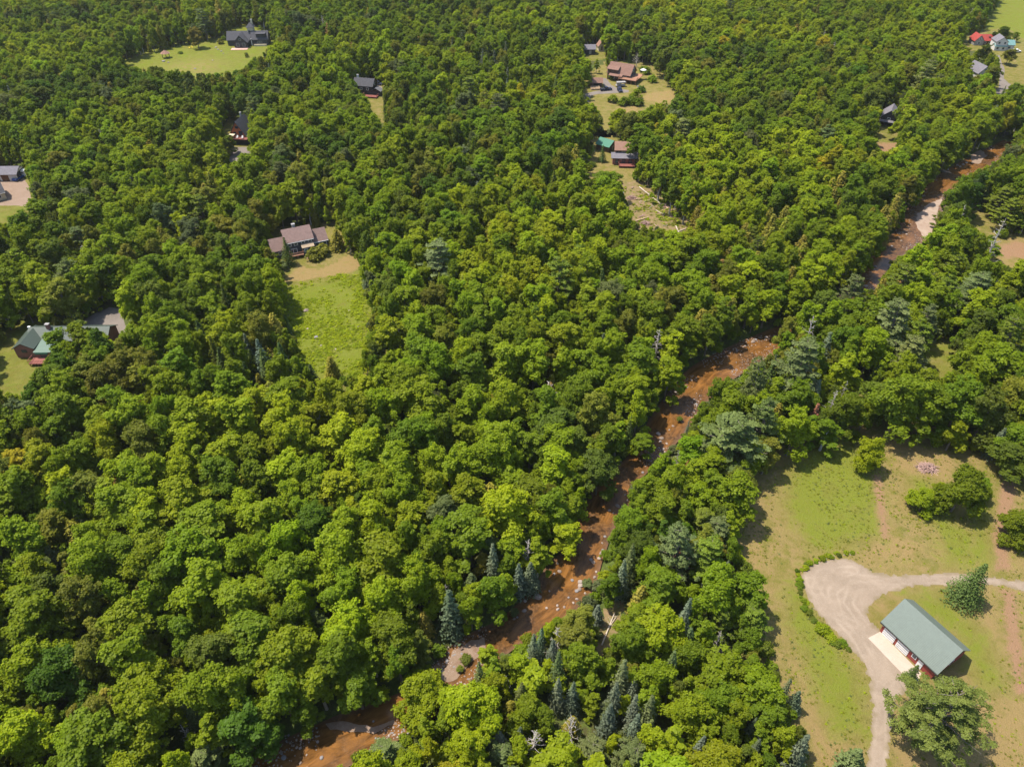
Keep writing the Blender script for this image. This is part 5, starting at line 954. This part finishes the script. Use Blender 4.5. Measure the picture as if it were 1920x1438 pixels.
q = MB(); [q.tube([(x, y, .8), (x, y, 2.25)], .05) for x in (-1.9, 2.2) for y in (-.9, .9)]; q.build('canopy_posts', 'black', tr)
for s_ in (-1, 1): MB().tube([(.2, s_ * 1.12, .4), (.2, s_ * 1.32, .4)], .4, 12).build('wheel', 'tyre', tr)
vehicle("parked_car", "dark car on the short drive behind the dark cottage", "car", at(709, 160, .04), R(-20), 'car_blue', 4.5, 1.85, 'suv')
vehicle("pickup_truck", "bright blue pickup truck beside the white double garage", "pickup truck", at(37, 336, .04), R(80), 'car_royal', 5.4, 2.0)
vehicle("parked_car", "white car parked right of the tall white house", "car", at(1905, 99, .04), R(5), 'car_white', 4.6, 1.85, 'suv')
tr = tag(empty("camper_trailer", at(46, 331, .04), R(10)), "white camper trailer behind the bright blue pickup truck", "trailer"); MB().prism([(-2.6, .6), (2.2, .6), (2.7, 1.3), (2.3, 2.7), (-2.4, 2.7), (-2.7, 1.6)], -1.1, 1.1, lambda t_, a, b: (a, t_, b)).build('body', 'car_white', tr)
opening(tr, (0, -1.1, 1.8), 1.4, .6, -90, frame='w_grey', pane='glassdark'); [MB().tube([(.1, s_ * .95, .35), (.1, s_ * 1.12, .35)], .35, 12).build('wheel', 'tyre', tr) for s_ in (-1, 1)]
def chair(loc, rz, m, label):
    t = tag(empty("garden_chair", loc, rz), label, "chair"); MB().box((0, 0, .42), (.7, .7, .06)).build('seat', m, t); q = MB(); q.prism([(.28, .45), (.36, .45), (.62, 1.15), (.54, 1.15)], -.35, .35, lambda t_, a, b: (t_, a, b)); q.build('backrest', m, t)
    for x in (-.3, .3):
        MB().box((x, -.3, .2), (.08, .08, .4)).build('leg', m, t); MB().box((x, .3, .2), (.08, .08, .4)).build('leg', m, t); MB().box((x * 1.15, 0, .66), (.12, .75, .05)).build('armrest', m, t)
chair(at(355.5, 92, .03), R(20), 'yellow', "left one of the two yellow garden chairs by the lawn tree"); chair(at(360.5, 91, .03), R(20), 'yellow', "right one of the two yellow garden chairs by the lawn tree")
ca, sa = math.cos(R(82)), math.sin(R(82))
for j, (y, lb) in enumerate(((-.4, "white chair nearer the middle of the A-frame deck"), (-2.6, "white chair at the right end of the A-frame deck"))): chair((-113.6 - 6.5 * ca - y * sa, 304.5 - 6.5 * sa + y * ca, 2.68), R(-20), 'white', lb)
wp = tag(empty("firewood_stack", at(1117, 168, .03), R(4)), "orange firewood stacked in rows in front of the brown shed", "firewood"); q = MB()
for row in range(3):
    for i in range(14):
        for k in range(3): q.tube([(i * .34 - 2.4, row * 1.5 - 1.5, .16 + .3 * k), (i * .34 - 2.4 + random.uniform(-.05, .05), row * 1.5 - .7, .16 + .3 * k)], .15, 6)
q.build('split_logs', 'log', wp)

def rockproto(seed, flat=.6):
    import bmesh
    b = bmesh.new(); bmesh.ops.create_icosphere(b, subdivisions=2, radius=1); r = np.random.default_rng(seed); ax = norm(r.normal(size=(7, 3))); am = r.uniform(.55, .9, 7)
    for v in b.verts:
        p = np.array(v.co); 
        for a, m_ in zip(ax, am):
            dd_ = p @ a
            if dd_ > m_: p = p - a * (dd_ - m_)
        v.co = (p[0], p[1] * .85, p[2] * flat)
    me = bpy.data.meshes.new("boulder"); b.to_mesh(me); b.free(); return me
RK = []
for i, mm_ in enumerate(('rocklt', 'rock', 'rockgrey', 'rocklt')): me = rockproto(90 + i); me.materials.append(M[mm_]); RK.append(me)
RN = ['pale', 'brown', 'grey', 'pale']
def boulder(px_, py_, s_, k, z, where_, grp):
    x, y = g(px_, py_, z); o = link("boulder", RK[k]); o.location = (x, y, z + s_ * .12); o.scale = (s_, s_, s_); o.rotation_euler = (0, 0, rng.uniform(0, 6.28))
    return tag(o, uniq("%s boulder %s, %s" % (RN[k], where_, pctlab(px_, py_))), "boulder", grp)
RB = [(1234, 814, 9), (1240, 822, 8), (1238, 828, 5), (1262, 799, 5), (1244, 842, 5), (1158, 949, 8), (1168, 951, 8), (1143, 957, 6), (1150, 962, 4), (1049, 1071, 7), (1039, 1076, 5), (1045, 1056, 5), (1123, 1047, 7), (1112, 1054, 8), (1108, 1049, 6), (1088, 1091, 10), (1088, 1098, 10), (1086, 1105, 8),
      (1073, 1088, 6), (1009, 1119, 14), (985, 1127, 6), (983, 1145, 8), (1081, 1108, 7), (1082, 1123, 6), (1075, 1130, 5), (1127, 1037, 7), (1130, 1031, 5), (1046, 1142, 7), (1045, 1135, 5), (1058, 1138, 5), (532, 1420, 9), (563, 1402, 6), (596, 1390, 5), (563, 1430, 5), (603, 1420, 7), (575, 1415, 4), (1437, 633, 6),
      (1412, 641, 8), (1417, 637, 5), (1580, 559, 8), (1624, 537, 7), (1638, 506, 6), (1641, 500, 5), (1800, 313, 5), (1812, 306, 5), (1733, 367, 4), (1770, 322, 8), (1775, 318, 6), (1795, 311, 5), (1806, 309, 6), (1205, 886, 5), (1176, 938, 5), (1250, 832, 5), (964, 1160, 5), (970, 1157, 4), (1504, 598, 7), (1512, 600, 6), (1520, 604, 7), (1306, 758, 5), (1255, 806, 4),
      (860, 1290, 5), (845, 1296, 4), (700, 1352, 4), (1097, 1112, 5), (1118, 1072, 5), (1115, 1082, 6), (1066, 1120, 4), (1030, 1108, 4), (1025, 1140, 5), (1129, 1018, 4), (1134, 1006, 5), (1172, 928, 4), (1700, 440, 4), (1690, 452, 4), (1672, 462, 4)]
for i, (a, b, s_) in enumerate(RB): x, y = g(a, b, -1); zc = y * cP + (CH + 1) * sP; boulder(a, b, s_ * .62 * zc / FPX, i % 4, -1.02, "in the river", "boulders in the river")
for a, b, s_, k, wh in ((574, 583, 9, 1, 'on the weedy field'), (593, 633, 8, 2, 'on the weedy field'), (577, 617, 5, 0, 'on the weedy field'), (602, 648, 4, 0, 'on the weedy field'), (655, 583, 4, 0, 'on the weedy field'), (671, 613, 4, 2, 'on the weedy field'), (630, 655, 4, 0, 'on the weedy field'), (307, 116, 6, 2, 'on the upper lawn'), (316, 118, 4, 1, 'on the upper lawn'),
                        (405, 90, 4, 2, 'on the upper lawn'), (409, 94, 4, 2, 'on the upper lawn'), (415, 97, 4, 2, 'on the upper lawn'), (419, 101, 3, 1, 'on the upper lawn'), (399, 114, 3, 0, 'on the upper lawn'), (366, 130, 4, 2, 'on the upper lawn'), (1196, 163, 4, 2, 'behind the off-road car'), (1271, 187, 6, 0, 'at end of knoll lawn'),
                        (1541, 1049, 4, 0, 'on gravel loop rim'), (1548, 1047, 5, 0, 'on gravel loop rim'), (1556, 1044, 4, 1, 'on gravel loop rim'), (1563, 1043, 4, 0, 'on gravel loop rim'), (1571, 1041, 4, 2, 'on gravel loop rim'), (1583, 1040, 4, 0, 'on gravel loop rim'), (1594, 1039, 4, 1, 'on gravel loop rim'), (1168, 362, 4, 2, 'in logged clearing'), (1202, 378, 3, 0, 'in logged clearing')):
    x, y = g(a, b); zc = y * cP + CH * sP; boulder(a, b, s_ * .62 * zc / FPX, k, .0, wh, "boulders on open ground")
# loose cobbles along the water's edge
it = []
for _ in range(7000):
    i = rng.integers(0, len(cc)); t_ = rng.choice([-1, 1]) * (1 - abs(rng.normal()) * .30); 
    if abs(t_) > 1.15: continue
    x, y = cc[i] + nm[i] * t_ * pw[i] + rng.normal(size=2) * .8
    if vnoise(x, y, 9, 44) < .58 or y > 330: continue
    s_ = abs(rng.normal()) * .09 + .06; it.append(dict(x=x, y=y, z=-1.0, p=int(rng.integers(4)), rz=rng.uniform(0, 6.28), sc=(s_, s_, s_ * .8), c=(1, 1, 1)))
scatter("cobbles", RK, it, "small loose cobbles along the water's edge", "cobbles")
# cut logs and fallen trunks
def fallen(a, b, rr, m, label, z=.12, cat='log', grp='cut logs in the logged clearing'):
    p = np.array([*g(*a, z), z + rr]); q = np.array([*g(*b, z), z + rr * .8]); mdl = (p + q) / 2; L = np.linalg.norm(q - p); d = (q - p) / L
    o = empty("fallen_log", tuple(mdl), math.atan2(d[1], d[0])); k = MB().tube([(-L / 2, 0, 0), (0, rng.normal() * .1, .02), (L / 2, 0, 0)], [rr, rr * .85, rr * .6], 7).build('trunk', m, o); br = MB()
    for i in range(4): x = rng.uniform(-.1, .45) * L; br.tube([(x, 0, 0), (x + .5, rng.choice([-1, 1]) * .8, .25)], [rr * .3, .02], 4)
    br.build('branch_stubs', m, o); tag(o, label, cat, grp)
for i, (a, b, rr, m, lb) in enumerate((((1199, 352), (1218, 367), .26, 'logpale', 'long pale log lying near the top of the logged clearing'), ((1190, 416), (1216, 408), .24, 'log', 'dark brown log at the lower left of the logged clearing'), ((1267, 425), (1277, 445), .22, 'logpale', 'yellow pale log at lower right of the logged clearing'),
                                      ((1224, 372), (1242, 386), .18, 'logpale', 'thin pale log in the upper middle of the logged clearing'), ((1243, 385), (1252, 392), .25, 'log', 'short brown log at right edge of logged clearing'), ((1192, 375), (1201, 373), .2, 'log', 'short brown log at left edge of logged clearing'), ((1230, 395), (1245, 404), .16, 'logpale', 'thin pale log in the middle of the logged clearing'), ((1262, 438), (1290, 428), .2, 'logpale', 'pale log lying across the foot of the logged clearing'))):
    fallen(a, b, rr, m, lb)
fallen((1128, 1210), (1152, 1150), .15, 'logpale', 'long bleached fallen trunk in the scar among shrubs', cat='fallen trunk', grp='fallen trunks near the river'); fallen((1136, 1188), (1156, 1156), .11, 'logpale', 'thin bleached trunk beside the long fallen trunk', cat='fallen trunk', grp='fallen trunks near the river')
fallen((1533, 622), (1540, 610), .3, 'logpale', 'short pale trunk standing out at the river bend', -1, 'fallen trunk', 'fallen trunks near the river'); fallen((1768, 322), (1783, 326), .3, 'log', 'orange driftwood trunk jammed in the upper river', -1, 'fallen trunk', 'fallen trunks near the river')
for i in range(26):
    u0 = rng.uniform(1180, 1282); v0 = rng.uniform(352, 436)
    if not inpoly(np.array([u0]), np.array([v0]), OPEN['logged'])[0]: continue
    a_ = rng.uniform(-.9, .9); L_ = rng.uniform(4, 10); lb_ = rng.integers(0, 3); fallen((u0, v0), (u0 + L_, v0 + L_ * a_), rng.uniform(.07, .15), ['log', 'logpale', 'brushwood'][lb_], uniq("%s stick in logged clearing, %s" % (['tan', 'pale', 'pinkish'][lb_], pctlab(u0, v0))))
def pile(px_, py_, rpx, label, m='brushwood', n=170, hh=1.3):
    x, y = g(px_, py_); zc = y * cP + CH * sP; r_ = rpx * zc / FPX; q = MB()
    for i in range(n):
        a, d_ = rng.uniform(0, 6.28), r_ * rng.random() ** .6; z = hh * (1 - d_ / r_) * rng.random() + .08; b = rng.uniform(0, 3.14); L = rng.uniform(.5, 1.3); cx_, cy_ = math.cos(a) * d_, math.sin(a) * d_ * .7
        q.tube([(cx_ - math.cos(b) * L, cy_ - math.sin(b) * L, max(z + rng.normal() * .15, .04)), (cx_ + math.cos(b) * L, cy_ + math.sin(b) * L, max(z + rng.normal() * .15, .04))], [.07, .03], 4)
    o = q.build("brush_pile", m); o.location = (x, y, 0); tag(o, label, "brush pile")
pile(1738, 878, 17, "pinkish brown pile of cut brush on the meadow above the bushes"); pile(1210, 420, 6, "pink brush pile at the foot of the logged clearing"); pile(1184, 372, 6, "small brush pile at the left rim of the logged clearing"); pile(1245, 388, 6, "brush pile beside the tall bare trunks of the clearing")
pile(1600, 742, 6, "small heap of cut branches in the pocket clearing", 'deadwood', 60, .7)

# ---------------------------------------------------------------- the air
b_ = MB().box((0, 0, 0), (3600, 2600, 130)); hm = bpy.data.materials.new("haze_air"); hm.use_nodes = True; hm.node_tree.nodes.clear(); M["haze"] = hm
ho = hm.node_tree.nodes.new("ShaderNodeOutputMaterial"); pv = hm.node_tree.nodes.new("ShaderNodeVolumePrincipled"); pv.inputs["Color"].default_value = (.92, .94, .88, 1); pv.inputs["Density"].default_value = .00005; pv.inputs["Anisotropy"].default_value = .2
hm.node_tree.links.new(pv.outputs[0], ho.inputs["Volume"]); hz = b_.build("haze", "haze"); hz.location = (0, 700, 61); tag(hz, "thin pale summer haze over the whole valley", "haze", kind="stuff")
